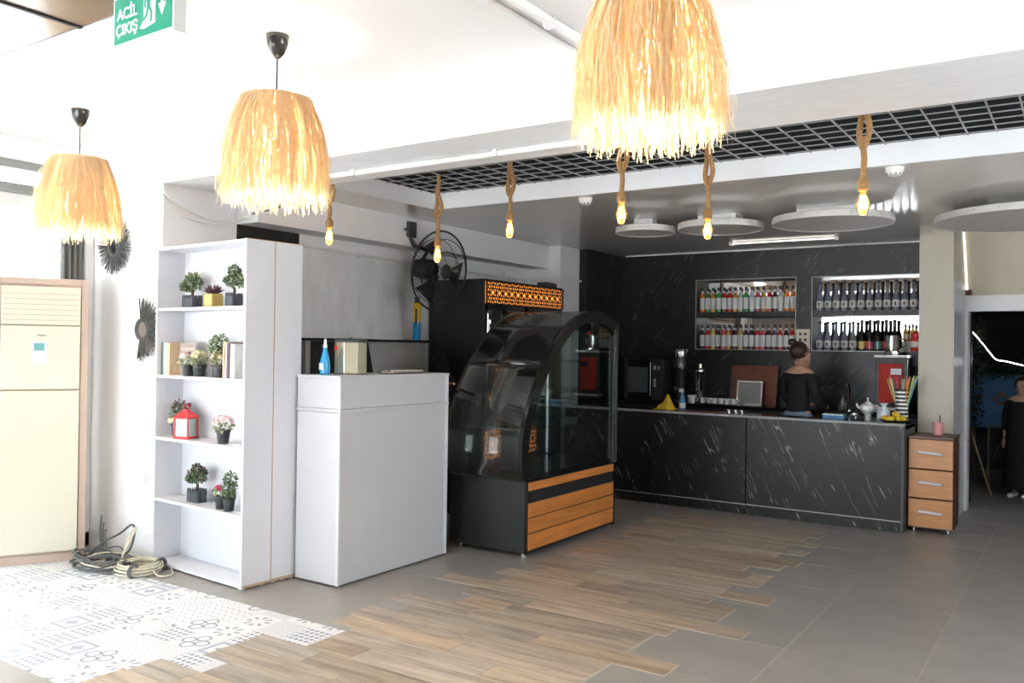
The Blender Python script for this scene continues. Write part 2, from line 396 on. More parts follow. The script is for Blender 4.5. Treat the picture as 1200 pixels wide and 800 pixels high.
for k in LEFT: gr.box(LEFT[k]-.004, RIGHT[k]+.004, PY0+PW*k, PY0+PW*(k+1), -.002, .0012)
gr.build('plank_grout', 'plank_grout', floor)
pm = {}
def plank(x0, x1, y0):
    L = round(x1-x0, 3)
    if L < .03: return
    if L not in pm: pm[L] = B(-L/2+.0025, L/2-.0025, -PW/2+.0025, PW/2-.0025, -.003, .003).mesh('plank', 'wood_plank')
    part_of('plank', pm[L], floor, ((x0+x1)/2, y0+PW/2, 0))
rp_ = random.Random(4)
for k in LEFT:
    x = LEFT[k]; first = True
    while x < RIGHT[k] - 1e-4:
        L = round(rp_.choice([.3, .45, .6, .75, .9]), 3) if first else .9
        if k == -1 and first: L = .94
        if k == 0 and first: L = .8
        x2 = min(x + L, RIGHT[k])
        if RIGHT[k] - x2 < .12: x2 = RIGHT[k]
        plank(x, x2, PY0+PW*k); x = x2; first = False
# printed tiles
TP = .2
seq = [0,5,3,6,4,1,7,6,2,5,0,7,3,4]
tiles = {}
for j in range(7):
    y0 = 2.10 + TP*j
    for i in range(16):
        x0 = -6.49 + TP*i; x1 = x0+TP
        ym = y0 + TP/2
        lim = -3.29 if ym > 2.93 else (-3.60 if ym > 2.71 else (-3.41 if ym > 2.52 else -3.72))
        if x0 >= lim - .02 or x1 < -6.3: continue
        x1 = min(x1, lim); idx = (seq[(i*3 + j*5) % 14] + (i*j) // 3) % 8
        key = (idx, round(x1-x0, 3))
        y1 = min(y0+TP, 3.37) ; key += (round(y1-y0, 3),)
        if y1 - y0 < .03: continue
        if key not in tiles:
            tiles[key] = B(-TP/2+.001, x1-x0-TP/2-.001, -TP/2+.001, y1-y0-TP/2-.001, -.003, .002).mesh('printed_tile', 'tile_print_%d' % idx)
        part_of('printed_tile', tiles[key], floor, (x0+TP/2, y0+TP/2, 0))

# ---- ceilings, beams, walls
struct(B(-6.4, 3.0, 2.17, 3.66, 2.95, 3.15).build('ceiling', 'white_ceiling'), 'white plaster ceiling over the front of the shop')
cf = struct(B(-6.4, 3.0, -3.4, 2.155, 2.96, 3.15).build('ceiling_front', 'brown_ceiling'), 'brown panelled ceiling by the shopfront, at the top left corner')
for x in (-5.1, -3.82, -2.5, -1.2, .1, 1.4): B(x-.012, x+.012, -3.35, 2.16, 2.953, 2.97).build('joint_strip', 'void_black', cf)
struct(B(-6.4, 3.0, 3.66, 4.29, 2.65, 3.15).build('beam', 'beam_plaster'), 'white plastered beam crossing the ceiling')
struct(B(-6.4, -5.4, 3.665, 4.289, -.02, 2.66).build('wall_column', 'white_wall'), 'white wall pier beside the bookshelf carrying black sunburst ornaments')
wl_ = struct(B(-5.6, -5.4, 4.29, 10.2, -.02, 3.2).build('wall_left', 'white_wall'), 'left side wall with grey textured wallpaper')
B(-5.4, -5.394, 4.92, 8.45, 0, 2.335).build('wallpaper', 'grey_wallpaper', wl_)
B(-5.4, -5.392, 4.295, 4.915, 0, 2.44).build('marble_panel', 'marble_side', wl_)
struct(B(-5.4, -5.15, 4.29, 8.47, 2.44, 2.71).build('beam_left', 'white_wall'), 'white boxed beam along the left side wall')
pil = struct(B(-5.4, -5.0, 8.47, 9.84, -.02, 2.71).build('wall_pilaster', 'white_wall'), 'white pilaster at the far end of the left wall')
B(-5.0, -4.90, 8.91, 9.84, 0, 2.70).build('marble_panel', 'marble_side', pil)
# dropped ceiling around the grid opening
dc = struct(B(-5.15, 3.0, 5.77, 9.9, 2.70, 2.82).build('ceiling_dropped', 'gloss_ceiling'), 'glossy grey dropped ceiling above the bar')
B(-5.15, -4.66, 4.29, 5.77, 2.70, 2.82).build('side_strip', 'gloss_ceiling', dc)
B(-4.67, 3.0, 5.758, 5.77, 2.699, 2.835).build('edge_fascia', 'soffit_face', dc)
B(-4.66, -4.648, 4.29, 5.758, 2.699, 2.835).build('edge_fascia', 'soffit_face', dc)
# black void with the open grid
vd = struct(MB().box(-5.4, 3.0, 4.0, 6.3, 3.3, 3.35).box(-5.4, -5.35, 4.29, 6.3, 2.82, 3.3).box(-5.4, 3.0, 6.25, 6.3, 2.82, 3.3).build('ceiling_void', 'void_black'), 'black painted void above the open grid ceiling')
gd = struct(B(-4.66, 3.0, 4.295, 4.305, 2.826, 2.834).build('ceiling_grid', 'grid_bar'), 'open square metal grid ceiling in front of the bar')
gx = B(-.0042, .0042, 0, 1.46, 2.827, 2.834).mesh('bar', 'grid_bar'); gy = B(-4.65, 3.0, -.003, .003, 2.826, 2.832).mesh('bar', 'grid_bar')
for i in range(40): part_of('bar', gx, gd, (-4.55+.152*i, 4.30, 0))
for i in range(1, 11): part_of('bar', gy, gd, (0, 4.30+.14*i, 0))
# back wall: marble, two niches with mirror backs
YB = 9.84
n1 = (-3.91, -2.735, 1.545, 2.36); n2 = (-2.55, -1.455, 1.545, 2.355)
bw = struct(B(-5.4, -1.0, 10.06, 10.2, -.02, 2.8).build('wall_back', 'marble_back'), 'black marble back wall of the bar with two recessed bottle shelves')
def wp(x0, x1, z0, z1): B(x0, x1, YB, 10.06, z0, z1).build('marble_panel', 'marble_back', bw)
wp(-4.90, n1[0], 0, 2.70); wp(n1[0], n1[1], 0, n1[2]); wp(n1[0], n1[1], n1[3], 2.70); wp(n1[1], n2[0], 0, 2.70)
wp(n2[0], n2[1], 0, n2[2]); wp(n2[0], n2[1], n2[3], 2.70); wp(n2[1], -1.28, 0, 2.70)
for n in (n1, n2):
    B(n[0], n[1], 10.045, 10.06, n[2], n[3]).build('mirror_back', 'mirror', bw)
    B(n[0], n[1], YB-.004, 10.044, 1.925, 1.985).build('niche_shelf', 'marble_back', bw)
    e = .008
    MB().box(n[0]-e, n[0], YB-.005, YB+.01, n[2]-e, n[3]+e).box(n[1], n[1]+e, YB-.005, YB+.01, n[2]-e, n[3]+e).box(n[0], n[1], YB-.005, YB+.01, n[3], n[3]+e).box(n[0], n[1], YB-.005, YB+.01, n[2]-e, n[2]).build('niche_trim', 'grid_metal', bw)
struct(B(-4.85, -1.3, YB-.012, YB+.002, 2.688, 2.702).build('trim_1', 'white_plastic'), 'white sealant bead where the black back wall meets the ceiling')
# right partition, doorway and the room behind
pt = struct(B(-1.28, -1.0, 8.6, 9.6, -.02, 2.71).build('wall_partition', 'beige_wall'), 'pale beige partition at the right end of the bar')
B(-1.0, -.994, 8.62, 9.52, 0.0, 2.2).build('side_panel', 'aluminium', pt)
hd = struct(MB().box(-1.0, 2.6, 9.5, 9.62, 1.945, 2.1).box(.45, 2.6, 9.5, 9.62, -.02, 1.945).build('wall_door', 'white_wall'), 'white lintel and wall around the doorway on the right')
B(-1.0, -.965, 9.46, 9.64, 0, 1.945).build('door_jamb', 'white_plastic', hd)
struct(MB().add([(-1.0,9.22,2.71),(2.6,9.22,2.71),(2.6,9.56,2.10),(-1.0,9.56,2.10),(-1.0,9.3,2.75),(2.6,9.3,2.75),(2.6,9.64,2.12),(-1.0,9.64,2.12)],[(0,1,2,3),(4,7,6,5),(0,4,5,1),(1,5,6,2),(2,6,7,3),(3,7,4,0)]).build('soffit', 'beige_slope'), 'sloping beige soffit panel above the doorway')
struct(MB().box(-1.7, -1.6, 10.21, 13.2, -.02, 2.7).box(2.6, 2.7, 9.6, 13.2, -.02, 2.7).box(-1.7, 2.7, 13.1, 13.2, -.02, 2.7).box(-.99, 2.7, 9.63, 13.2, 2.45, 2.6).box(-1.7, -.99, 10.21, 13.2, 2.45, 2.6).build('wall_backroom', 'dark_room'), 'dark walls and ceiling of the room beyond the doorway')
# outer walls (out of the picture)
wf = struct(MB().box(-6.4, -5.8, -3.4, -3.2, 0, 2.95).box(-1.5, 3.0, -3.4, -3.2, 0, 2.95).box(-5.8, -1.5, -3.4, -3.2, 2.65, 2.95).build('wall_front', 'white_wall'), 'front wall around the open shopfront')
struct(MB().box(2.6, 2.8, -3.2, 2.0, 0, 2.95).box(2.6, 2.8, 5.4, 9.6, 0, 2.95).box(2.6, 2.8, 2.0, 5.4, 0, 1.6).box(2.6, 2.8, 2.0, 5.4, 2.6, 2.95).build('wall_right', 'white_wall'), 'right side wall of the shop')  # opening on this unseen side is added to let more daylight in
# window wall on the left
ww = struct(MB().box(-6.45, -6.25, -3.2, 3.66, 2.80, 2.95).box(-6.45, -6.25, -3.2, 3.66, -.02, .10).box(-6.45, -6.25, 3.60, 3.664, 0, 2.8).box(-6.45, -6.25, -3.2, -3.0, 0, 2.8).build('wall_window', 'white_wall'), 'left outer wall with the large shop windows')
win = struct(MB().box(-6.38, -6.27, -3.0, 3.60, 2.74, 2.80).box(-6.38, -6.27, -3.0, 3.60, .10, .16).box(-6.38, -6.27, 3.54, 3.60, .16, 2.74).box(-6.38, -6.27, -3.0, -2.94, .16, 2.74).build('window_1', 'window_frame'), 'large shop window behind the cream air conditioner')
B(-6.37, -6.25, -2.94, 3.54, 2.47, 2.56).build('transom', 'pale_frame', win)
B(-6.37, -6.28, -2.94, 3.54, 2.57, 2.64).build('transom', 'window_frame', win)
for y in (-.85, 1.25): B(-6.37, -6.28, y-.03, y+.03, .16, 2.47).build('mullion', 'window_frame', win)
for y0, y1 in ((-2.94, -.88), (-.82, 1.22), (1.28, 3.54)): B(-6.33, -6.322, y0, y1, .16, 2.47).build('pane', 'clear_glass', win)
# outside
struct(MB().box(-40, -6.45, -30, 30, -.35, -.15).box(-6.45, 20, -30, -3.4, -.35, -.15).box(2.8, 20, -3.4, 14, -.35, -.15).build('ground_outside', 'pavement'), 'street paving outside the shop')
nb = thing('apartment_building', 'washed-out white apartment building seen through the window above the air conditioner', 'building', (-24, 12, -.15))
B(-2, 2, -9, 9, 0, 11).build('facade_wall', 'facade', nb)
for iz in range(4):
    for iy in range(7): MB().box(1.98, 2.06, -8+iy*2.4, -6.9+iy*2.4, 1.4+iz*2.5, 2.9+iz*2.5).build('window', 'facade_window', nb)

# ================================================================== FURNITURE
# ---- bookshelf: two white units back to back
SX, SY, SA = -5.372, 3.602, math.radians(-3.9)
SW = 1.03
def sw(lx, ly, z): # shelf-local to world
    return (SX + lx*math.cos(SA) - ly*math.sin(SA), SY + lx*math.sin(SA) + ly*math.cos(SA), z)
bs = thing('bookshelf', 'tall white open bookshelf of plants and books beside the white counter', 'bookshelf', (SX, SY, 0), SA)
t = .018
SZ = [.03, .462, .882, 1.308, 1.768]          # top faces of the boards
for x in (0, SW-t): B(x, x+t, 0, .215, .012, 2.185).build('side_panel', 'white_laminate', bs, bevel=.001)
B(t, SW-t, 0, .215, 2.167, 2.185).build('top_panel', 'white_laminate', bs)
for z in SZ: B(t, SW-t, 0, .205, z-t, z).build('shelf', 'white_laminate', bs)
B(t, SW-t, .207, .215, .03, 2.167).build('back_panel', 'white_laminate', bs)
B(SW-t, SW, -.001, .215, 2.185, 2.189).build('edge_band', 'chipboard', bs)
B(SW+.0005, SW+.002, 0, .215, .012, .028).build('edge_band', 'chipboard', bs)
for x in (.03, SW-.04):
    for y in (.03, .17): MB().cyl((x, y, 0), (x, y, .014), .02).build('foot', 'white_plastic', bs)
b2 = thing('bookshelf', 'narrow white shelf unit standing back to back behind the plant bookshelf', 'bookshelf', (SX, SY, 0), SA)
for x in (0, SW-t): B(x, x+t, .222, .435, .012, 2.185).build('side_panel', 'white_laminate', b2, bevel=.001)
B(t, SW-t, .222, .435, 2.167, 2.185).build('top_panel', 'white_laminate', b2)
for z in SZ: B(t, SW-t, .23, .435, z-t, z).build('shelf', 'white_laminate', b2)
B(t, SW-t, .222, .229, .03, 2.167).build('back_panel', 'white_laminate', b2)
B(SW-t, SW, .2165, .2225, .012, 2.186).build('edge_band', 'chipboard', b2)
B(SW-t, SW, .223, .435, 2.185, 2.189).build('edge_band', 'chipboard', b2)
B(SW+.0005, SW+.002, .223, .435, .012, .03).build('edge_band', 'chipboard', b2)
for y in (.26, .33, .40): MB().cyl((SW-.04, y, 0), (SW-.04, y, .014), .02).build('foot', 'white_plastic', b2)
MB().cyl((.04, .4, 0), (.04, .4, .014), .02).build('foot', 'white_plastic', b2)

# ---- white reception counter
ct = thing('reception_counter', 'high white panelled counter with a mid ledge beside the bookshelf', 'counter', (0, 0, 0))
cx0, cx1, cy0, cy1 = -4.298, -3.915, 3.925, 5.03
B(cx0+.01, cx1-.015, cy0+.012, cy1-.012, .02, 1.30).build('body', 'counter_white', ct)
B(cx0, cx1-.012, cy0, cy0+.018, .012, 1.10).build('end_panel', 'counter_white', ct, bevel=.002)
B(cx0, cx1-.012, cy0, cy0+.018, 1.125, 1.318).build('end_panel', 'counter_white', ct, bevel=.002)
B(cx1-.02, cx1-.004, cy0+.016, cy1-.024, .012, 1.105).build('front_panel', 'counter_white', ct, bevel=.002)
B(cx1-.02, cx1-.004, cy0+.016, cy1-.024, 1.125, 1.318).build('front_panel', 'counter_white', ct, bevel=.002)
B(cx0, cx1+.010, cy0-.006, cy1, 1.105, 1.124).build('ledge', 'counter_white', ct, bevel=.002)
B(cx0-.002, cx1+.008, cy0-.01, cy1+.004, 1.318, 1.336).build('worktop', 'counter_white', ct, bevel=.002)
B(cx1-.018, cx1+.006, cy0-.004, cy0+.016, .012, 1.318).build('corner_post', 'white_laminate', ct, bevel=.002)
B(cx1-.018, cx1+.006, cy1-.024, cy1, .012, 1.318).build('corner_post', 'white_laminate', ct, bevel=.002)
B(cx0+.02, cx1-.03, cy0+.03, cy1-.03, 0, .02).build('plinth', 'dark_grey', ct)

# items on it
sb = thing('spray_bottle', 'clear bottle of blue cleaning liquid with white cap on the white counter', 'bottle', (-4.185, 4.055, 1.336))
MB().lathe([(.030,0),(.034,.004),(.035,.05),(.030,.095),(.016,.150),(.013,.175)], 18).build('body', 'blue_liquid', sb, smooth=True)
MB().lathe([(.0145,.176),(.0145,.195),(.010,.198),(.009,.225),(.004,.235)], 14).build('cap', 'white_plastic', sb, smooth=True)
B(-.018, .022, -.0365, -.034, .03, .075).build('label', 'keypad', sb)
ib = thing('metal_canister', 'faceted pale gold metal canister with dark lid on the white counter', 'canister', (-4.135, 4.24, 1.336))
oc = [(.115*math.cos(PI/8+k*PI/4), .115*math.sin(PI/8+k*PI/4)) for k in range(8)]
MB().prism(oc, 'z', .004, .215).build('body', 'gold_metal', ib, bevel=.003)
MB().prism([(x*1.03, y*1.03) for x, y in oc], 'z', .215, .232).build('lid', 'dark_grey', ib, bevel=.003)
MB().cyl((0,0,.232), (0,0,.246), .008, n=10).build('knob', 'black_plastic', ib)
MB().prism([(x*1.02, y*1.02) for x, y in oc], 'z', 0, .006).build('base_rim', 'dark_grey', ib)
B(-.045, -.020, -.1085, -.1055, .16, .192).build('emblem', 'red_metal', ib)
for i, (x, y, a, lab) in enumerate([(-4.05, 4.60, .15, 'lower sheet of pale paper lying on the counter beside the canister'), (-4.03, 4.66, -.2, 'upper folded paper lying on the counter beside the canister')]):
    m = MB(); n = 6
    for q in range(n+1):
        for yy in (-.12, .12): m.v.append((-.085+.17*q/n, yy, .004+.010*i+.012*math.sin(q*1.3+i)**2))
    m.f = [(2*q, 2*q+2, 2*q+3, 2*q+1) for q in range(n)]
    o = m.build('paper_sheet', 'paper', None, loc=(x, y, 1.337), rz=a); tag(o, lab, 'paper')
    md = o.modifiers.new('thickness', 'SOLIDIFY'); md.thickness = .003

# ---- low back counter by the grey wall
bc = thing('back_counter', 'grey low counter with black top and marble end behind the white counter', 'counter', (0, 0, 0))
B(-5.385, -5.12, 4.75, 6.22, 0, 1.565).build('body', 'grid_metal', bc)
B(-5.388, -5.09, 4.72, 6.25, 1.565, 1.585).build('worktop', 'black_gloss', bc, bevel=.002)
MB().prism([(-5.12,0),(-4.60,0),(-4.78,1.10),(-5.03,1.575),(-5.12,1.575)], 'y', 6.30, 6.33).build('end_panel', 'marble_back', bc)
MB().prism([(4.80,1.0),(5.60,1.0),(5.45,1.562),(4.80,1.562)], 'x', -5.119, -5.112).build('shadow_sheet', 'marble_side', bc)  # thin dark sheet standing in for the slanting shadow on the counter face
fb = thing('aerosol_can', 'tall yellow and blue tube bottle on the black-topped back counter', 'bottle', (-5.18, 6.17, 1.585))
MB().lathe([(.035,0),(.037,.005),(.037,.17)], 16).build('lower_sleeve', 'blue_liquid', fb, smooth=True)
MB().lathe([(.037,.17),(.037,.33),(.030,.345)], 16).build('upper_sleeve', 'yellow_cloth', fb, smooth=True)
MB().lathe([(.025,.345),(.025,.40),(.018,.405)], 14).build('cap', 'black_plastic', fb, smooth=True)
B(.012, .03, -.039, -.030, .14, .29).build('label', 'dark_grey', fb)

# ---- drinks fridge with lit lattice
fr = thing('drinks_fridge', 'tall black drinks fridge with orange-lit lattice canopy by the left wall', 'fridge', (0, 0, 0))
fx0, fx1, fy0, fy1, fz = -5.37, -4.70, 6.59, 8.05, 2.175
B(fx0, fx1-.02, fy0, fy0+.03, .06, fz).build('side_panel', 'black_panel', fr, bevel=.002)
B(fx0, fx1-.02, fy1-.03, fy1, .06, fz).build('side_panel', 'black_panel', fr, bevel=.002)
B(fx0, fx0+.03, fy0+.03, fy1-.03, .06, fz).build('back_panel', 'black_panel', fr)
B(fx0+.03, fx1-.02, fy0+.03, fy1-.03, fz-.03, fz).build('top_panel', 'black_panel', fr)
B(fx0+.03, fx1-.06, fy0+.03, fy1-.03, .06, .36).build('base', 'black_panel', fr)
for x, y in ((fx0+.06, fy0+.06), (fx1-.1, fy0+.06), (fx0+.06, fy1-.06), (fx1-.1, fy1-.06)): MB().cyl((x, y, 0), (x, y, .06), .025).build('foot', 'black_plastic', fr)
def lattice(y0, y1, z0, z1, x, nm):
    p = B(x-.02, x-.012, y0+.006, y1-.006, z0+.006, z1-.006).build(nm, 'orange_backlight', fr)
    m = MB(); u = (z1-z0)/2
    m.box(x-.012, x+.004, y0, y1, z0, z0+.010).box(x-.012, x+.004, y0, y1, z1-.010, z1).box(x-.012, x+.004, y0, y0+.010, z0, z1).box(x-.012, x+.004, y1-.010, y1, z0, z1)
    ny = int(round((y1-y0)/u)); w = (y1-y0)/ny
    def bar(a, b_, r):
        d = Vector((0, b_[0]-a[0], b_[1]-a[1])); d.normalize(); q = Vector((0, -d.z, d.y))*r
        P = [Vector((0, a[0], a[1]))+q, Vector((0, b_[0], b_[1]))+q, Vector((0, b_[0], b_[1]))-q, Vector((0, a[0], a[1]))-q]
        m.add([(x-.010, v.y, v.z) for v in P]+[(x, v.y, v.z) for v in P], [(0,1,2,3),(7,6,5,4),(0,4,5,1),(1,5,6,2),(2,6,7,3),(3,7,4,0)])
    for iz in range(2):
        for iy in range(ny):
            c = (y0+w*(iy+.5), z0+u*(iz+.5)); Rr = min(w, u)*.5
            m.torus(Rr*.97, .0080, (x-.006, c[0], c[1]), 'x', 16, 4); m.torus(Rr*.34, .0075, (x-.006, c[0], c[1]), 'x', 12, 4)
            for k in range(6):
                a = k*PI/3+PI/6; bar((c[0]+Rr*.34*math.cos(a), c[1]+Rr*.34*math.sin(a)), (c[0]+Rr*.97*math.cos(a), c[1]+Rr*.97*math.sin(a)), .0065)
    m.build('lattice', 'black_panel', p)
lattice(fy0+.02, fy1-.02, 1.94, 2.16, fx1, 'light_box'); lattice(6.63, 6.95, .45, .75, fx1-.03, 'light_box'); lattice(7.27, 7.59, .45, .75, fx1-.03, 'light_box')
MB().box(fx1-.06, fx1-.045, fy0+.03, fy1-.03, .36, .80).build('kick_panel', 'black_panel', fr)
MB().box(fx1-.05, fx1-.015, fy0+.03, fy0+.06, .8, 1.93).box(fx1-.05, fx1-.015, fy1-.06, fy1-.03, .8, 1.93).box(fx1-.05, fx1-.015, 7.29, 7.35, .8, 1.93).box(fx1-.05, fx1-.015, fy0+.03, fy1-.03, 1.89, 1.94).box(fx1-.05, fx1-.015, fy0+.03, fy1-.03, .78, .82).build('door_frame', 'black_gloss', fr)
for y0, y1 in ((fy0+.06, 7.29), (7.35, fy1-.06)): B(fx1-.036, fx1-.030, y0, y1, .82, 1.89).build('door_glass', 'case_glass', fr)
MB().cyl((fx1-.005, fy0+.05, 1.2), (fx1-.005, fy0+.05, 1.85), .008, n=8).build('handle', 'steel', fr)
for z in (1.08, 1.34, 1.60): B(fx0+.04, fx1-.06, fy0+.03, fy1-.03, z, z+.012).build('shelf', 'steel', fr)
canm = MB().lathe([(.026,0),(.030,.006),(.030,.105),(.024,.115)], 12)
cr = canm.mesh('can_body', 'red_metal', True); cyw = canm.mesh('can_body', 'petal_cream', True); lidm = MB().lathe([(.024,.115),(.025,.119)], 12).mesh('can_lid', 'steel')
ords = ['first','second','third','fourth','fifth','sixth','seventh','eighth','ninth','tenth','eleventh','twelfth','thirteenth','fourteenth','fifteenth','sixteenth','seventeenth','eighteenth']
for zi, z in enumerate((1.352, 1.612)):
    for i in range(8):
        c = thing('drink_can', '%s drink can, %s from the camera side on the %s fridge shelf' % (('red', 'cream')[1-zi], ords[i], ('middle', 'top')[zi]), 'can', (-4.82, 6.69+i*.075, z), 0, 'cans in the drinks fridge')
        part_of('can_body', cr if zi else cyw, c); part_of('can_lid', lidm, c)
bx = thing('adapter_box', 'small grey metal box on top of the drinks fridge', 'box', (-4.80, 7.86, fz))
B(-.06, .06, -.11, .03, 0, .05).build('body', 'dark_grey', bx, bevel=.004); B(-.055, .055, .03, .11, 0, .045).build('cover', 'tray_wood', bx, bevel=.004)

# ---- curved glass display case
dc_ = thing('display_case', 'black curved-glass display case with orange wood slats on its base', 'display case', (0, 0, 0))
kx0, kx1, ky0, ky1 = -4.07, -3.37, 5.275, 6.66
B(kx0, kx1-.02, ky0, ky1, .035, .555).build('base_cabinet', 'black_panel', dc_, bevel=.003)
MB().box(kx1-.02, kx1+.004, ky0-.002, ky0+.012, .03, .56).build('corner_trim', 'black_gloss', dc_)
MB().box(kx1-.02, kx1+.006, ky1-.02, ky1+.004, .03, .56).build('corner_trim', 'black_gloss', dc_)
B(kx1-.02, kx1-.006, ky0+.012, ky1-.02, .035, .55).build('side_backing', 'void_black', dc_)
for z0, z1 in ((.055, .172), (.180, .286), (.294, .396), (.488, .548)): B(kx1-.008, kx1+.006, ky0+.012, ky1-.022, z0, z1).build('slat', 'orange_wood', dc_, bevel=.002)
B(kx0, kx1, ky0-.006, ky1, .555, .562).build('base_rim', 'black_gloss', dc_)
for x, y in ((kx0+.06, ky0+.06), (kx1-.06, ky0+.06), (kx0+.06, ky1-.06), (kx1-.06, ky1-.06)): MB().cyl((x, y, 0), (x, y, .036), .022).build('foot', 'steel', dc_)
prof0 = [(5.235,.562),(5.20,.66),(5.195,.78),(5.215,.92),(5.275,1.08),(5.36,1.23),(5.48,1.40),(5.64,1.56),(5.80,1.69),(5.96,1.775),(6.15,1.83),(6.33,1.838),(6.48,1.815),(6.60,1.775),(6.69,1.72)]
prof = []
for i in range(len(prof0)-1):
    q0, q1, q2, q3 = [Vector(prof0[min(max(i+d, 0), len(prof0)-1)]) for d in (-1, 0, 1, 2)]
    for k in range(4):
        u = k/4; p = .5*((2*q1)+(q2-q0)*u+(2*q0-5*q1+4*q2-q3)*u*u+(3*q1-q0-3*q2+q3)*u**3); prof.append((p.x, p.y))
prof.append(prof0[-1])
def arch(x0, x1, w, name, mat):
    m = MB(); n = len(prof); vs = []
    for i, p in enumerate(prof):
        a = Vector(prof[max(i-1, 0)]); b_ = Vector(prof[min(i+1, n-1)]); tt = (b_-a).normalized(); nn = Vector((tt.y, -tt.x))
        q = Vector(p) + nn*w*(1.0)
        vs += [(x0, p[0], p[1]), (x1, p[0], p[1]), (x1, q.x, q.y), (x0, q.x, q.y)]
    fs = []
    for i in range(n-1):
        for k in range(4): fs.append((i*4+k, i*4+(k+1) % 4, (i+1)*4+(k+1) % 4, (i+1)*4+k))
    fs += [(0,1,2,3), (4*n-4, 4*n-3, 4*n-2, 4*n-1)]
    return m.add(vs, fs).build(name, mat, dc_)
arch(kx1-.03, kx1+.004, .090, 'arch_frame', 'black_gloss')
arch(kx0-.004, kx0+.11, .075, 'arch_frame', 'black_gloss')
# sheet of curved glass, bottom part and top part
def sheet(i0, i1, x0, x1, name, mat, off=.0):
    m = MB(); q = prof[i0:i1+1]
    for p in q: m.v += [(x0, p[0]+off, p[1]), (x1, p[0]+off, p[1])]
    m.f = [(2*i, 2*i+1, 2*i+3, 2*i+2) for i in range(len(q)-1)]
    o = m.build(name, mat, dc_, smooth=True); md = o.modifiers.new('t', 'SOLIDIFY'); md.thickness = .006; return o
sheet(0, 24, kx0+.03, kx1-.03, 'front_glass', 'case_glass'); sheet(32, 56, kx0+.03, kx1-.03, 'top_glass', 'case_glass')
sheet(24, 32, kx0+.03, kx1-.03, 'cross_band', 'black_gloss')
poly = [(p[0]+.03, p[1]-.01) for p in prof] + [(6.64, .565)]
poly[0] = (5.26, .565)
MB().prism(poly, 'x', kx1-.018, kx1-.012).build('side_glass', 'case_glass', dc_)
MB().prism(poly, 'x', kx0+.008, kx0+.016).build('side_glass', 'case_glass', dc_)
B(kx1-.05, kx1+.004, 6.64, 6.70, .56, 1.74).build('rear_post', 'dark_grey', dc_, bevel=.003); B(kx0, kx0+.05, 6.64, 6.70, .56, 1.74).build('rear_post', 'dark_grey', dc_, bevel=.003)
B(kx1-.002, kx1+.006, 6.625, 6.645, .60, 1.70).build('post_strip', 'steel', dc_)
B(kx0+.05, kx1-.05, 6.665, 6.672, .56, 1.70).build('rear_glass', 'case_glass', dc_)
B(kx0+.05, kx1-.05, 6.64, 6.70, 1.69, 1.74).build('rear_rail', 'black_gloss', dc_)
for z, y0 in ((.92, 5.32), (1.18, 5.46), (1.42, 5.68)):
    sh = B(kx0+.03, kx1-.03, y0, 6.63, z, z+.008).build('glass_shelf', 'case_glass', dc_)
    B(kx0+.03, kx1-.03, y0-.003, y0, z-.001, z+.010).build('shelf_edge', 'steel', sh)
B(kx0+.03, kx1-.03, 5.26, 6.64, .562, .59).build('deck', 'black_gloss', dc_)
MB().cyl((kx0+.06, 6.60, .6), (kx0+.06, 6.60, 1.68), .012, n=8).build('light_tube', 'steel', dc_)
MB().cyl((kx0-.05, ky0+.02, 1.245), (kx0+.03, ky0-.01, 1.245), .009, n=8).build('grab_handle', 'copper', dc_)

# ---- bar counter
ba = thing('bar_counter', 'long black marble bar counter with white veining', 'bar counter', (0, 0, 0))
BY, BX0, BX1 = 7.93, -4.60, -1.285
for a, b_ in ((BX0, -3.62), (-3.612, -2.65), (-2.642, BX1-.022)): B(a, b_, BY, BY+.03, .10, .905).build('front_panel', 'marble_front', ba, bevel=.002)
for a, b_ in ((BX0, -2.65), (-2.642, BX1-.022)): B(a, b_, BY+.012, BY+.03, .004, .092).build('toe_panel', 'marble_front', ba)
B(BX0, BX1-.02, BY+.006, BY+.02, .091, .100).build('toe_line', 'grid_metal', ba)
B(BX0, BX1, BY-.008, BY+.06, .905, .926).build('front_ledge', 'grid_bar', ba, bevel=.002)
B(BX1-.022, BX1, BY-.004, BY+.56, .0, .905).build('end_panel', 'dark_grey', ba, bevel=.002)
B(BX0, BX1, BY+.06, BY+.60, .87, .905).build('worktop', 'black_gloss', ba, bevel=.003)
B(BX0, BX1-.03, BY+.03, BY+.52, .01, .87).build('body', 'black_panel', ba)
# back worktop under the niches
bk = thing('back_worktop', 'black worktop cabinet along the back wall behind the bar', 'counter', (0, 0, 0))
B(-4.88, -1.30, 9.33, 9.83, .88, .92).build('worktop', 'black_gloss', bk, bevel=.003)
for i in range(6): 
    d = B(-4.88+i*.597, -4.29+i*.597, 9.36, 9.38, .08, .87).build('door', 'black_panel', bk, bevel=.002); B(-4.32+i*.597, -4.31+i*.597, 9.345, 9.36, .6, .75).build('handle', 'steel', d)
B(-4.88, -1.30, 9.38, 9.83, .0, .88).build('body', 'black_panel', bk)

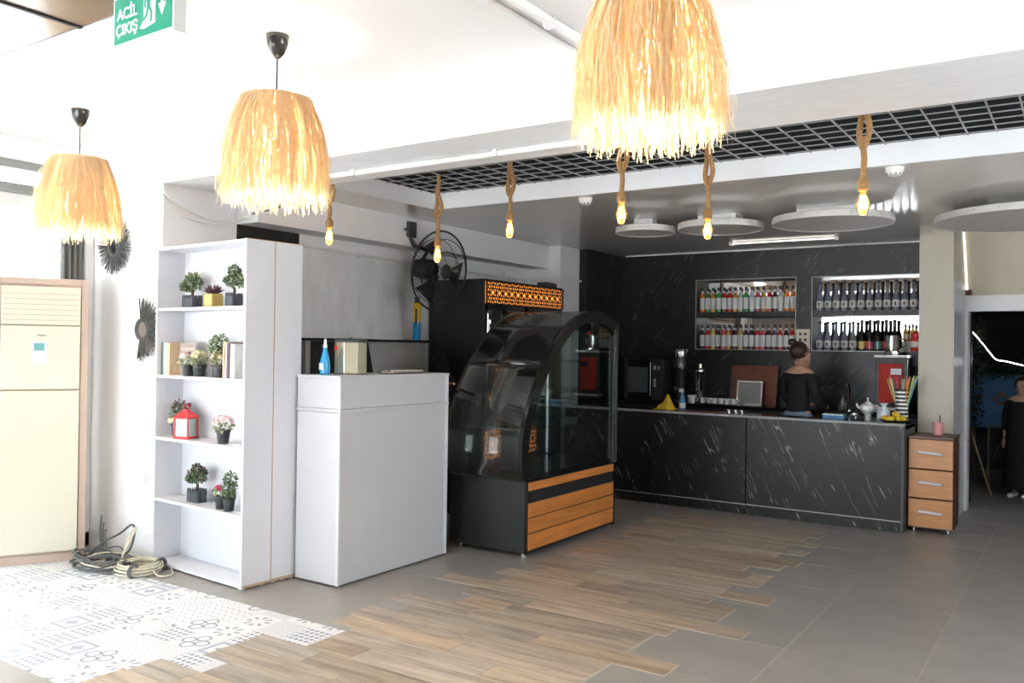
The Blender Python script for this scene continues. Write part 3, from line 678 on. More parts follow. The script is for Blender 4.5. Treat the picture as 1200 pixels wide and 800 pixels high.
# ---- drawer cabinet
dw = thing('drawer_cabinet', 'small three-drawer cabinet of orange-brown wood at the right end of the bar', 'cabinet', (-1.272, 8.07, 0))
W_, D_ = .345, .40
MB().box(0, .016, .018, D_, .04, .80).box(W_-.016, W_, .018, D_, .04, .80).box(.016, W_-.016, D_-.01, D_, .04, .80).box(.016, W_-.016, .018, D_, .04, .055).build('carcass', 'dark_wood', dw)
B(-.006, W_+.008, -.012, D_+.002, .80, .824).build('top', 'dark_wood', dw, bevel=.003)
for z0, z1 in ((.050, .285), (.297, .535), (.547, .795)):
    d = B(.002, W_-.002, 0, .018, z0, z1).build('drawer', 'drawer_wood', dw, bevel=.002)
    zz = z0 + (z1-z0)*.55
    h = MB().cyl((.085, -.022, zz+.004), (.265, -.022, zz-.004), .012, n=8); h.cyl((.10, 0, zz+.003), (.10, -.022, zz+.003), .006, n=8); h.cyl((.25, 0, zz-.003), (.25, -.022, zz-.003), .006, n=8); h.build('handle', 'bright_alu', d)
for x, y in ((.04, .05), (W_-.04, .05), (.04, D_-.05), (W_-.04, D_-.05)): MB().lathe([(.022,0),(.024,.006),(.016,.012),(.016,.036),(.022,.040)], 14, (x, y, 0)).build('foot', 'chrome', dw, smooth=True)
pc = thing('plastic_cup', 'pink plastic cup with a spoon on top of the drawer cabinet', 'cup', (-1.07, 8.27, .824))
MB().lathe([(.036,0),(.038,.004),(.050,.105),(.053,.108),(.048,.108),(.036,.008)], 20).build('body', 'pink_plastic', pc, smooth=True)
MB().tube([(.01,0,.02),(.015,.01,.14),(.012,.0,.17)], .004, 6).build('spoon', 'black_plastic', pc)

# ---- floor-standing air conditioner
AA = math.atan2(.448, .24)          # direction of its front from left to right
ac = thing('air_conditioner', 'cream floor-standing air conditioner with beige frame by the left window', 'air conditioner', (-5.862, 3.405, 0), AA)
aw, ah, ad_ = .565, 1.965, .25       # local: x from -aw (left) to 0, front face at y=0, depth +y
B(-aw, 0, .012, ad_, 0, ah).build('housing', 'beige_frame', ac, bevel=.012)
MB().box(-aw, -aw+.028, 0, .02, .0, ah).box(-.048, 0, 0, .02, .0, ah).box(-aw+.028, -.048, 0, .02, ah-.045, ah).box(-aw+.028, -.048, 0, .02, 0, .06).build('front_frame', 'beige_frame', ac, bevel=.004)
pn = [(.075, 1.188, 'lower_panel'), (1.198, 1.635, 'middle_panel'), (1.642, 1.905, 'outlet_panel')]
P = {}
for z0, z1, nm in pn: P[nm] = B(-aw+.032, -.052, -.014, .012, z0, z1).build(nm, 'cream_panel', ac, bevel=.005)
for i in range(6): B(-aw+.045, -.065, -.0165, -.013, 1.672+i*.036, 1.677+i*.036).build('louvre_line', 'beige_frame', P['outlet_panel'])
B(-.345, -.255, -.0175, -.012, 1.375, 1.525).build('control_pad', 'keypad', P['middle_panel'], bevel=.002)
B(-.335, -.272, -.019, -.0165, 1.465, 1.515).build('display_screen', 'lcd', P['middle_panel'])
for i in range(3):
    for j in range(3): B(-.337+i*.025, -.320+i*.025, -.0195, -.0165, 1.385+j*.024, 1.398+j*.024).build('button', 'sign_white', P['middle_panel'])
B(-.315, -.265, -.0158, -.013, 1.566, 1.573).build('badge', 'steel', P['middle_panel'])

# curtain
m = MB(); n = 60
for i in range(n+1):
    q = i/n; y = 3.385+.17*q; x = -6.205+.022*math.sin(q*2*PI*4)+.008*math.sin(q*23)
    m.v += [(x, y, .05), (x, y, 2.55)]
m.f = [(2*i, 2*i+1, 2*i+3, 2*i+2) for i in range(n)]
cu = m.build('curtain', 'curtain_grey', None, smooth=True); md = cu.modifiers.new('t', 'SOLIDIFY'); md.thickness = .004
tag(cu, 'dark grey pleated curtain hanging in the corner behind the air conditioner', 'curtain')
cb = thing('curtain_rail', 'dark curtain rail at the corner of the shop window', 'curtain rail', (0, 0, 0))
MB().cyl((-6.205, 2.2, 2.57), (-6.205, 3.655, 2.57), .014, n=10).build('rod', 'window_frame', cb)
for y in (2.6, 3.5): MB().cyl((-6.27, y, 2.57), (-6.205, y, 2.57), .008, n=8).build('bracket', 'window_frame', cb)

# ================================================================== LAMPS
def straw_mesh(seed):
    rr = random.Random(seed); m = MB()
    for s in range(1650):
        a = rr.uniform(0, 2*PI); lay = rr.random()
        r_top = .150 + .012*rr.random(); L = .455*(1 - .16*rr.random()**1.5) + .05*rr.random()**2
        stray = rr.random() < .10
        if rr.random() < .18: L *= rr.uniform(.5, .92)
        bulge = .215 + .025*lay + rr.gauss(0, .009) + (.03*rr.random() if stray else 0); w = rr.uniform(.0016, .0030)
        da = rr.gauss(0, .28 if stray else .10); prev = None; pts = []
        for i in range(6):
            q = i/5; z = .49 - L*q
            r = r_top + (bulge-r_top)*math.sin(min(q/.80, 1)*PI/2) + rr.gauss(0, .010)*q*q
            aa = a + da*q + rr.gauss(0, .030)*q*q
            pts.append(Vector((r*math.cos(aa), r*math.sin(aa), z)))
        tg = Vector((-math.sin(a), math.cos(a), rr.gauss(0, .1)))*w
        k = len(m.v)
        for p in pts: m.v += [tuple(p-tg), tuple(p+tg)]
        m.f += [(k+2*i, k+2*i+1, k+2*i+3, k+2*i+2) for i in range(5)]
    for s in range(420):         # the turned-over top rim
        a = 2*PI*s/420; rr_ = .152; p0 = Vector((.045*math.cos(a), .045*math.sin(a), .470)); p1 = Vector((.14*math.cos(a), .14*math.sin(a), .492)); p2 = Vector((rr_*math.cos(a), rr_*math.sin(a), .480))
        tg = Vector((-math.sin(a), math.cos(a), 0))*.0011; k = len(m.v)
        if s % 3 == 0:
            for p in (p1, p2): m.v += [tuple(p-tg), tuple(p+tg)]
            m.f += [(k, k+1, k+3, k+2)]
    return m
def straw_lamp(loc, label, zc, ztop, seed, sc=1.0):
    t = thing('pendant_lamp', label, 'pendant lamp', loc, 0, 'straw pendant lamps')
    h = zc - loc[2]
    MB().lathe([(.012,h-.105),(.032,h-.085),(.048,h-.045),(.056,h-.004),(.056,h)], 20).build('canopy', 'black_gloss', t, smooth=True)
    MB().cyl((0,0,.40), (0,0,h-.10), .0035, n=6).build('cord', 'black_plastic', t)
    MB().lathe([(.018,.33),(.022,.34),(.022,.40),(.010,.43)], 14).build('bulb_holder', 'black_plastic', t, smooth=True)
    MB().torus(.150, .006, (0,0,.486), 'z', 40, 8).build('top_ring', 'jute_fringe', t, smooth=True)
    MB().torus(.205, .003, (0,0,.30), 'z', 40, 6).build('inner_ring', 'jute_fringe', t, smooth=True)
    f = straw_mesh(seed).build('straw_fringe', 'straw', t); f['kind'] = 'stuff'
    MB().ball((0,0,.285), .052, 16, 10, (1,1,1.15)).build('bulb', 'bulb_glow', t, smooth=True)
    d = bpy.data.lights.new('bulb_light', 'POINT'); d.energy = 62; d.color = (1, .86, .62); d.shadow_soft_size = .06
    o = bpy.data.objects.new('bulb_light', d); COL.objects.link(o); o.parent = t; o.location = (0, 0, .285)
    return t
straw_lamp((-5.14, 2.91, 2.155), 'straw fringe pendant lamp farthest left, in front of the upper sunburst ornament', 2.95, 0, 1)
straw_lamp((-3.11, 2.685, 2.165), 'straw fringe pendant lamp hanging above the bookshelf, middle of the three', 2.95, 0, 2)
straw_lamp((-1.165, 2.51, 2.18), 'large near straw fringe pendant lamp at the top centre of the picture', 2.95, 0, 3)

def rope_lamp(x, y, zb, lab, var):
    # zb: lowest point of the bulb
    t = thing('rope_pendant', lab, 'pendant lamp', (x, y, zb), 0, 'rope pendants under the grid ceiling')
    top = 2.826 - zb
    MB().lathe([(.006,0),(.022,.006),(.033,.035),(.033,.062),(.022,.098),(.014,.125)], 16).build('bulb_glass', 'amber_glass', t, smooth=True)
    f = MB()
    for k in range(6): f.tube([(.010*math.cos(k), .010*math.sin(k), .10), (.014*math.cos(k*1.05), .014*math.sin(k*1.05), .06), (.010*math.cos(k+.3), .010*math.sin(k+.3), .03)], .0022, 4)
    f.build('filament', 'filament', t)
    MB().lathe([(.016,.118),(.026,.125),(.028,.165),(.018,.185),(.013,.19)], 14).build('rope_socket', 'rope', t, smooth=True)
    hk = top*.62 if var else top*.70
    lo = .30 + .03*var
    m = MB(); pts = []; n = 24
    m.tube([(0,0,.18), (.004,0,lo-.05), (0,.002,lo), (.002,0,lo+.06)], .015, 8)
    # twisted loop of doubled rope
    for s_, ph in ((1, 0), (-1, 1.2)):
        pts = [(s_*.022*math.sin(PI*q)*(1+.25*math.sin(5*q+ph)), .014*math.sin(2*PI*q+ph)*s_, lo+.0+(.24)*q) for q in [i/14 for i in range(15)]]
        m.tube(pts, .0155, 8)
    m.tube([(0,0,lo+.23), (.003,.003,lo+.27), (0,0,max(top, lo+.28))], .015, 8)
    m.build('rope', 'rope', t, smooth=True)
    d = bpy.data.lights.new('bulb_light', 'POINT'); d.energy = .6; d.color = (1, .66, .3); d.shadow_soft_size = .03
    o = bpy.data.objects.new('bulb_light', d); COL.objects.link(o); o.parent = t; o.location = (0, 0, .06)
rope_lamp(-4.55, 4.43, 2.252, 'rope pendant bulb nearest the bookshelf, leftmost of the six', 0)
rope_lamp(-4.09, 5.10, 2.165, 'rope pendant bulb hanging in front of the wall fan', 1)
rope_lamp(-3.435, 5.10, 2.312, 'rope pendant bulb hanging above the display case', 0)
rope_lamp(-2.252, 4.50, 2.255, 'rope pendant bulb just below the large near straw lamp', 0)
rope_lamp(-1.959, 5.10, 2.217, 'rope pendant bulb in front of the middle ceiling drum', 1)
rope_lamp(-.928, 4.50, 2.207, 'rope pendant bulb farthest right, in front of the large ceiling drum', 1)

# ceiling drums
def drum(x, y, R, nw, lab):
    t = thing('ceiling_drum', lab, 'ceiling light', (x, y, 2.575), 0, 'white round ceiling drums')
    MB().lathe([(R-.012, .004), (R-.012, .0), (R, .0), (R, .05), (R-.004, .054)], 48).build('rim', 'white_drum', t, smooth=True)
    MB().lathe([(R-.013, .006), (R-.013, .012)], 48).build('underside', 'white_drum', t)
    B(-nw, nw, -nw*.55, nw*.55, .05, .126).build('neck_box', 'white_plastic', t, bevel=.002)
    for k in range(24):
        a = 2*PI*k/24; MB().ball((R*math.cos(a), R*math.sin(a), .03), .005, 6, 4).build('screw', 'steel', t)
drum(-3.33, 7.14, .266, .09, 'smallest round white ceiling drum above the bar, at left')
drum(-2.666, 7.24, .364, .17, 'middle-sized round white ceiling drum above the bar')
drum(-1.748, 7.324, .476, .25, 'large round white ceiling drum above the right of the bar')
drum(-.36, 7.86, .70, .3, 'biggest round white ceiling drum cut by the right picture edge')
for x, y, lab in ((-3.264, 5.90, 'white smoke detector on the glossy ceiling left of the ceiling drums'), (-1.022, 5.87, 'white smoke detector on the glossy ceiling above the large drum')):
    t = thing('smoke_detector', lab, 'smoke detector', (x, y, 2.70))
    MB().lathe([(.03,-.052),(.045,-.046),(.048,-.03),(.052,-.026),(.055,-.006),(.055,0)], 20).build('body', 'white_plastic', t, smooth=True)
    for k in range(10): a = 2*PI*k/10; B(-.004, .004, -.004, .004, -.046, -.038).build('vent', 'dark_grey', t, loc=(.046*math.cos(a), .046*math.sin(a), 0))
lt = thing('led_tube', 'slim white tube light on the ceiling above the bottle shelves', 'tube light', (0, 0, 0))
MB().cyl((-3.209, 9.09, 2.686), (-2.13, 9.10, 2.686), .008, n=10).build('tube', 'led_white', lt)
for x in (-3.22, -2.12): B(x-.02, x+.02, 9.07, 9.12, 2.665, 2.70).build('end_cap', 'white_plastic', lt)
ls = thing('led_strip', 'glowing strip light running down the edge of the sloping soffit', 'strip light', (0, 0, 0))
MB().tube([(-.985, 9.19, 2.69), (-.985, 9.36, 2.40), (-.983, 9.49, 2.14)], .009, 8).build('tube', 'led_white', ls)
B(-.995, -.94, 9.45, 9.50, 2.10, 2.15).build('connector', 'tray_wood', ls)

# ---- wall fan
fa = thing('wall_fan', 'black wire-cage wall fan on a bracket above the back counter', 'fan', (-4.95, 6.21, 2.222))
tilt = Matrix.Rotation(math.radians(8), 4, 'Y') @ Matrix.Rotation(math.radians(-4), 4, 'Z')
def fpart(mb, name, mat, smooth=True):
    mb.v = [tuple(tilt @ Vector(p)) for p in mb.v]; return mb.build(name, mat, fa, smooth=smooth)
R = .365
cg = MB()
for xx, rr_ in ((.0, R), (.055, R*.80), (.075, R*.5), (-.06, R*.80), (-.08, R*.5)): cg.torus(rr_, .0035 if rr_ < R else .009, (xx, 0, 0), 'x', 48, 6)
for k in range(60):
    a = 2*PI*k/60; c, s_ = math.cos(a), math.sin(a)
    cg.tube([(.08, .07*c, .07*s_), (.078, R*.45*c, R*.45*s_), (.056, R*.8*c, R*.8*s_), (0, R*c, R*s_)], .0013, 4, False)
    cg.tube([(-.08, .09*c, .09*s_), (-.08, R*.5*c, R*.5*s_), (-.06, R*.8*c, R*.8*s_), (0, R*c, R*s_)], .0013, 4, False)
fpart(cg, 'cage', 'fan_wire')
hb = MB().tube([(.085,0,0),(.082,0,0),(.078,0,0)], [.02,.06,.07], 20); fpart(hb, 'cage_badge', 'black_plastic')
mo = MB().tube([(-.30,0,0),(-.29,0,0),(-.20,0,0),(-.10,0,0),(-.085,0,0)], [.04,.085,.10,.095,.06], 20); fpart(mo, 'motor', 'black_plastic')
for k in range(3):
    a0 = k*2*PI/3; m = MB()
    for i in range(6):
        q = i/5; rr_ = .05+.27*q
        for j, da in enumerate((-.22-.25*q, .22+.15*q)):
            a = a0+da; m.v.append((-.01+.05*(j-.5)*(1-.4*q), rr_*math.cos(a), rr_*math.sin(a)))
    m.f = [(2*i, 2*i+1, 2*i+3, 2*i+2) for i in range(5)]
    o = fpart(m, 'blade', 'black_panel'); md = o.modifiers.new('t', 'SOLIDIFY'); md.thickness = .003
MB().tube([(-.20,-.19,.36), (-.20,-.19,.30), (-.17,-.15,.22), (-.10,-.05,.19), (-.20,0,.12), (-.22,0,.06)], [.022,.022,.02,.018,.02,.02], 10).build('arm', 'black_plastic', fa, smooth=True)
B(-.205, -.17, -.24, -.13, .30, .44).build('wall_plate', 'dark_grey', fa, bevel=.003)
MB().cyl((-.17,-.24,.36), (-.17,-.30,.36), .012, n=8).build('knob', 'dark_grey', fa)

# ---- exit sign
ex = thing('exit_sign', 'green and white emergency exit sign hanging from the ceiling', 'sign', (-3.30, 2.0, 2.715), math.radians(-1.5))
B(0, .415, 0, .055, 0, .205).build('box', 'sign_white', ex, bevel=.003)
fc = B(.012, .405, -.003, 0, .014, .195).build('face', 'green_sign', ex)
def text(body, loc, size, parent, mat):
    c = bpy.data.curves.new('lettering', 'FONT'); c.body = body; c.size = size; c.extrude = .0006; c.offset = .0012; c.align_x = 'LEFT'
    o = bpy.data.objects.new('lettering', c); COL.objects.link(o)
    bpy.context.view_layer.update()
    me = bpy.data.meshes.new_from_object(o.evaluated_get(bpy.context.evaluated_depsgraph_get())); bpy.data.objects.remove(o)
    me.materials.clear(); me.materials.append(MATS[mat]); q = bpy.data.objects.new('lettering', me); COL.objects.link(q); q.parent = parent; q.location = loc; q.rotation_euler = (PI/2, 0, 0)
    return q
text('AC\u0130L', (.035, -.0045, .108), .062, fc, 'sign_white'); text('\u00c7IKI\u015e', (.027, -.0045, .045), .062, fc, 'sign_white')
ic = MB()
ic.prism([(.222,.040),(.300,.052),(.300,.198),(.222,.198)], 'y', -.0045, -.003)
ic.prism([(.337,.190),(.352,.190),(.352,.118),(.370,.118),(.3445,.070),(.319,.118),(.337,.118)], 'y', -.0045, -.003)
ic.prism([(.196,.046),(.222,.040),(.222,.075),(.208,.060)], 'y', -.0045, -.003)
ic.build('pictogram', 'sign_white', fc)
rm = MB(); yy0, yy1 = -.006, -.0046
rm.prism([(.268+.013*math.cos(k*PI/5), .184+.013*math.sin(k*PI/5)) for k in range(10)], 'y', yy0, yy1)
rm.prism([(.246,.168),(.270,.166),(.268,.118),(.244,.118)], 'y', yy0, yy1)
rm.prism([(.250,.166),(.226,.148),(.228,.120),(.237,.121),(.236,.143),(.256,.156)], 'y', yy0, yy1)
rm.prism([(.262,.166),(.282,.148),(.296,.146),(.296,.137),(.278,.138),(.260,.152)], 'y', yy0, yy1)
rm.prism([(.244,.120),(.258,.120),(.248,.086),(.226,.070),(.222,.079),(.237,.091)], 'y', yy0, yy1)
rm.prism([(.254,.120),(.269,.120),(.282,.096),(.278,.058),(.267,.058),(.269,.093)], 'y', yy0, yy1)
rm.build('running_figure', 'green_sign', fc)
MB().cyl((.08,.028,.205), (.08,.028,.24), .006, n=8).build('hanger', 'steel', ex); MB().cyl((.33,.028,.205), (.33,.028,.24), .006, n=8).build('hanger', 'steel', ex)

# ---- sunburst ornaments
def sunburst(x, z, R, ri, a0, a1, n, lab):
    t = thing('sunburst_ornament', lab, 'wall ornament', (x, 3.652, z))
    MB().torus(ri+.012, .014, (0, -.012, 0), 'y', 32, 8).build('ring', 'stick_black', t, smooth=True)
    mi = MB(); mi.prism([(ri*math.cos(k*PI/14), ri*math.sin(k*PI/14)) for k in range(28)], 'y', -.012, -.006); mi.build('mirror', 'mirror', t)
    rr_ = random.Random(int(R*1000)); m = MB()
    for k in range(n):
        a = a0+(a1-a0)*(k+rr_.random())/n; L = R*rr_.uniform(.78, 1.04); yy = -.008-.012*rr_.random()
        m.tube([(ri*math.cos(a), yy, ri*math.sin(a)), (L*math.cos(a+rr_.gauss(0, .04)), yy-.006*rr_.random(), L*math.sin(a+rr_.gauss(0, .04)))], [.0045, .003], 4)
    m.build('twig_rays', 'stick_black', t)
sunburst(-5.945, 2.232, .205, .055, 0, 2*PI, 150, 'round black twig sunburst mirror behind the leftmost straw lamp')
sunburst(-5.585, 1.622, .225, .058, -PI*.60, PI*.56, 110, 'black twig sunburst mirror with rays on one side beside the bookshelf')

# outlet and surface wiring
ob = thing('wall_outlet', 'small white wall outlet with a hanging wire beside the bookshelf', 'outlet', (-5.575, 3.655, .575))
B(-.035, .035, -.018, .008, -.03, .03).build('box', 'white_plastic', ob, bevel=.003); MB().tube([(.01,-.006,.03), (.012,-.006,.10), (.008,-.006,.17)], .004, 6).build('wire', 'white_plastic', ob)
MB().cyl((-.03,-.006,.0), (-.10,-.006,.01), .003, n=6).build('plug_lead', 'white_plastic', ob)
cd = thing('ceiling_conduit', 'white conduit tube running along under the ceiling beam', 'conduit', (0, 0, 0))
MB().cyl((-5.28, 4.02, 2.632), (-2.16, 4.02, 2.632), .018, n=10).build('tube', 'white_plastic', cd, smooth=True)
for x in (-5.0, -3.9, -2.8): B(x-.012, x+.012, 3.99, 4.05, 2.612, 2.652).build('clip', 'white_plastic', cd)
MB().tube([(-2.16,4.02,2.632),(-2.11,4.02,2.62),(-2.09,4.02,2.59),(-2.10,4.02,2.56)], .018, 8).build('elbow', 'white_plastic', cd, smooth=True)
c2 = thing('ceiling_pipe', 'white pipe on the front ceiling running towards the beam', 'pipe', (0, 0, 0))
MB().cyl((-1.93, 1.2, 2.932), (-1.93, 3.655, 2.932), .022, n=12).build('tube', 'white_ceiling', c2, smooth=True)
MB().cyl((-2.03, 1.2, 2.938), (-2.03, 3.655, 2.938), .013, n=10).build('tube', 'white_ceiling', c2, smooth=True)
for y in (2.4, 3.15): MB().torus(.03, .005, (-1.93, y, 2.928), 'y', 14, 6).build('clip', 'white_plastic', c2)
c3 = thing('wall_conduit', 'thin grey pipe running along the top of the grey wallpaper', 'pipe', (0, 0, 0))
MB().tube([(-5.378, 4.95, 2.345), (-5.378, 6.2, 2.335), (-5.375, 7.6, 2.31), (-5.372, 8.3, 2.318), (-5.34, 8.44, 2.32), (-4.98, 8.452, 2.325), (-4.975, 8.49, 2.325), (-4.975, 8.95, 2.32)], .013, 8).build('tube', 'white_plastic', c3, smooth=True)
for y in (5.6, 6.9, 7.9): B(-5.394, -5.36, y-.01, y+.01, 2.31, 2.36).build('clip', 'white_plastic', c3)
def cable(name, pts, r, mat, parent=None, sub=6):
    P_ = [Vector(p) for p in pts]; out = []
    for i in range(len(P_)-1):
        p0, p1, p2, p3 = P_[max(i-1, 0)], P_[i], P_[i+1], P_[min(i+2, len(P_)-1)]
        for k in range(sub):
            u = k/sub
            out.append(.5*((2*p1)+(p2-p0)*u+(2*p0-5*p1+4*p2-p3)*u*u+(3*p1-p0-3*p2+p3)*u**3))
    out.append(P_[-1]); return MB().tube(out, r, 6).build(name, mat, parent, smooth=True)
wr = thing('loose_wires', 'loose white wires sagging from the wall pier top towards the beam', 'wires', (0, 0, 0))
cable('wire', [(-5.42,3.645,2.88),(-5.42,3.64,2.70),(-5.38,3.70,2.55),(-5.36,4.0,2.44),(-5.30,4.22,2.45),(-5.20,4.27,2.50)], .006, 'white_plastic', wr)
cable('wire', [(-5.43,3.645,2.78),(-5.41,3.63,2.62),(-5.37,3.80,2.44),(-5.34,4.1,2.41),(-5.20,4.27,2.50)], .005, 'white_plastic', wr)
cable('wire', [(-5.20,4.27,2.50),(-5.10,4.42,2.56),(-4.98,4.62,2.64)], .007, 'cable_black', wr)

# ---- heap of cables on the floor
rr = random.Random(5)
def heap(name, lab, mat, cx, cyy, n, rad, h):
    t = thing(name, lab, 'cable', (cx, cyy, 0)); pts = []
    for i in range(n):
        a = i*1.15+rr.uniform(-.4, .4); q = rad*rr.uniform(.45, 1.0)
        pts.append((q*1.15*math.cos(a), q*.62*math.sin(a), .010+h*rr.random()**2))
    cable('cable_run', pts, .0055, mat, t); return t
heap('power_cable', 'tangled black power cable heaped on the printed floor tiles', 'cable_black', -5.58, 3.36, 60, .27, .10)
h2 = heap('power_cable', 'loose cream cable lying over the black cable heap', 'cable_cream', -5.50, 3.38, 20, .30, .10)
lp = thing('power_cable', 'black cable standing up in a loop from the cable heap', 'cable', (-5.62, 3.45, 0))
cable('cable_run', [(-.16,-.1,.02),(-.10,-.02,.12),(.0,.06,.19),(.09,.10,.26),(.12,.10,.20),(.11,.06,.08),(.05,-.05,.02)], .0075, 'cable_black', lp)
ln = thing('power_cable', 'black cables rising along the side of the air conditioner', 'cable', (-5.82, 3.50, 0))
for k in range(3): cable('cable_run', [(.0+.03*k,.0,.30-.05*k),(.02+.03*k,-.02,.18),(.06+.03*k,-.03,.06),(.16+.04*k,-.05,.02)], .007, 'cable_black', ln)
cl = thing('cable_coil', 'coil of cream cable tied with black tape on the floor', 'cable coil', (-5.235, 3.415, 0), .1)
co = MB(); rr2 = random.Random(3)
for k in range(9): co.torus(.135+rr2.uniform(-.02, .02), .006, (rr2.uniform(-.008, .008), rr2.uniform(-.008, .008), .008+.0075*k), 'z', 40, 6)
co.build('coil', 'cable_cream', cl, smooth=True)
for a in (-.9, .9): MB().torus(.040, .012, (.135*math.cos(a), .135*math.sin(a), .042), 'x', 14, 6).build('tape', 'cable_black', cl)
cable('tail', [(.13,0,.04),(.22,-.02,.012),(.25,.06,.010),(.12,.16,.012)], .006, 'cable_cream', cl)
cable('tail', [(-.10,-.09,.03),(-.20,.02,.05),(-.22,.10,.20),(-.16,.10,.26),(-.20,.04,.10)], .008, 'cable_cream', cl)

# ================================================================== SHELF ITEMS
def leaves(m, c, R, n, size, rnd, sq=(1,1,1)):
    for _ in range(n):
        d = Vector((rnd.gauss(0,1), rnd.gauss(0,1), rnd.gauss(0,1))).normalized(); q = R*rnd.uniform(.55, 1.0)
        p = Vector((c[0]+d.x*q*sq[0], c[1]+d.y*q*sq[1], c[2]+d.z*q*sq[2]))
        a = (d + Vector((rnd.gauss(0,.5), rnd.gauss(0,.5), rnd.gauss(0,.5)))).normalized(); b = a.orthogonal().normalized()
        b = Matrix.Rotation(rnd.uniform(0, 2*PI), 3, a) @ b; L = size*rnd.uniform(.7, 1.3); w = L*.30
        u = a.cross(b)
        m.add([p, p+a*L*.5+b*w+u*w*.3, p+a*L, p+a*L*.5-b*w+u*w*.3], [(0,1,2),(0,2,3)])
def petals(m, c, R, n, size, rnd, flat=.5):
    for _ in range(n):
        d = Vector((rnd.gauss(0,1), rnd.gauss(0,1), abs(rnd.gauss(0,1))*.8)).normalized()
        p = Vector(c) + Vector((d.x*R, d.y*R, d.z*R*flat))
        k = len(m.v)
        for i in range(5):
            a = 2*PI*i/5; b = d.orthogonal().normalized(); e = d.cross(b)
            v0 = b*math.cos(a)+e*math.sin(a); v1 = b*math.cos(a+.55)+e*math.sin(a+.55); v2 = b*math.cos(a-.55)+e*math.sin(a-.55)
            m.add([p, p+v1*size*.7+d*size*.15, p+v0*size+d*size*.1, p+v2*size*.7+d*size*.15], [(0,1,2,3)])
def picket(t, w, d, h, mat='planter_dark', n=7):
    B(-w/2+.004, w/2-.004, -d/2+.004, d/2-.004, 0, h*.55).build('planter_box', mat, t)
    B(-w/2+.006, w/2-.006, -d/2+.006, d/2-.006, h*.55, h*.57).build('soil', 'soil', t)
    for i in range(n):
        x = -w/2+w*(i+.5)/n; hw = w/n*.36
        for y in (-d/2, d/2): MB().prism([(x-hw, 0), (x+hw, 0), (x+hw, h*.70), (x, h), (x-hw, h*.70)], 'y', y-.004, y+.004).build('picket', mat, t)
    k = max(2, int(round(n*d/w)))
    for i in range(k):
        y = -d/2+d*(i+.5)/k; hw = d/k*.36
        for x in (-w/2, w/2): MB().prism([(y-hw, 0), (y+hw, 0), (y+hw, h*.70), (y, h), (y-hw, h*.70)], 'x', x-.004, x+.004).build('picket', mat, t)
def pot(t, r, h, mat='pot_black'):
    MB().lathe([(r*.72,0),(r*.76,.003),(r*.95,h*.86),(r*1.04,h*.87),(r*1.04,h),(r*.94,h),(r*.90,h*.9)], 18).build('pot', mat, t, smooth=True)
    MB().lathe([(r*.1,h*.88),(r*.92,h*.885)], 16).build('soil', 'soil', t)
def bonsai(lx, ly, z, w, h, lab, seed, crowns, pn=7, mats=('leaf_green', 'leaf_pale'), ph=.090, d=None, lf=.022):
    t = thing('bonsai', lab, 'plant', sw(lx, ly, z), SA); picket(t, w, d or w*.55, ph, n=pn)
    rd = random.Random(seed)
    MB().tube([(0,0,ph*.7), (.008,0,ph+.02), (-.010,.004,ph+.05), (-.004,0,ph+.085), (.006,.0,ph+.11)], [.011,.009,.008,.007,.005], 8).build('trunk', 'bark', t, smooth=True)
    a = MB(); b = MB(); br = MB()
    for cx_, cz_, R_ in crowns:
        leaves(a, (cx_, 0, cz_), R_, 150, lf, rd, (1, .85, .9)); leaves(b, (cx_, 0, cz_+.01), R_, 70, lf, rd, (1, .85, .9))
        br.tube([(0,0,ph+.07), (cx_*.6, 0, (cz_+ph+.07)/2), (cx_, 0, cz_)], [.006,.004,.003], 6)
    br.build('branches', 'bark', t); a.build('foliage', mats[0], t); b.build('foliage', mats[1], t); return t
# shelf-local x for a world X at Y=3.66 is X - SX
bonsai(.265, .11, SZ[4], .128, .2, 'small bonsai tree in dark picket planter, left on the top shelf', 1, [(-.045,.155,.045),(.04,.175,.05),(.0,.195,.045),(-.085,.15,.025)], 7)
t = thing('succulent', 'dark spiky succulent in a mustard yellow cube pot on the top shelf', 'plant', sw(.52, .11, SZ[4]), SA)
B(-.047, .047, -.047, .047, 0, .092).build('pot', 'mustard_pot', t, bevel=.010); B(-.040, .040, -.040, .040, .092, .094).build('soil', 'soil', t)
m = MB(); rd = random.Random(8)
for i in range(70):
    a = rd.uniform(0, 2*PI); e = rd.uniform(.35, 1.4); L = rd.uniform(.045, .075); o = Vector((.018*math.cos(a), .018*math.sin(a), .094)); d = Vector((math.cos(a)*math.cos(e), math.sin(a)*math.cos(e), math.sin(e))); q = d.orthogonal().normalized()*.006
    m.add([o-q, o+q, o+d*L*.6+q*.8, o+d*L, o+d*L*.6-q*.8], [(0,1,2,3,4)])
m.build('foliage', 'leaf_purple', t)
bonsai(.745, .11, SZ[4], .082, .2, 'taller bonsai tree in narrow dark picket planter, right on the top shelf', 2, [(.0,.19,.055),(-.035,.17,.04),(.04,.165,.04),(.0,.235,.035)], 5, ph=.092, d=.075)

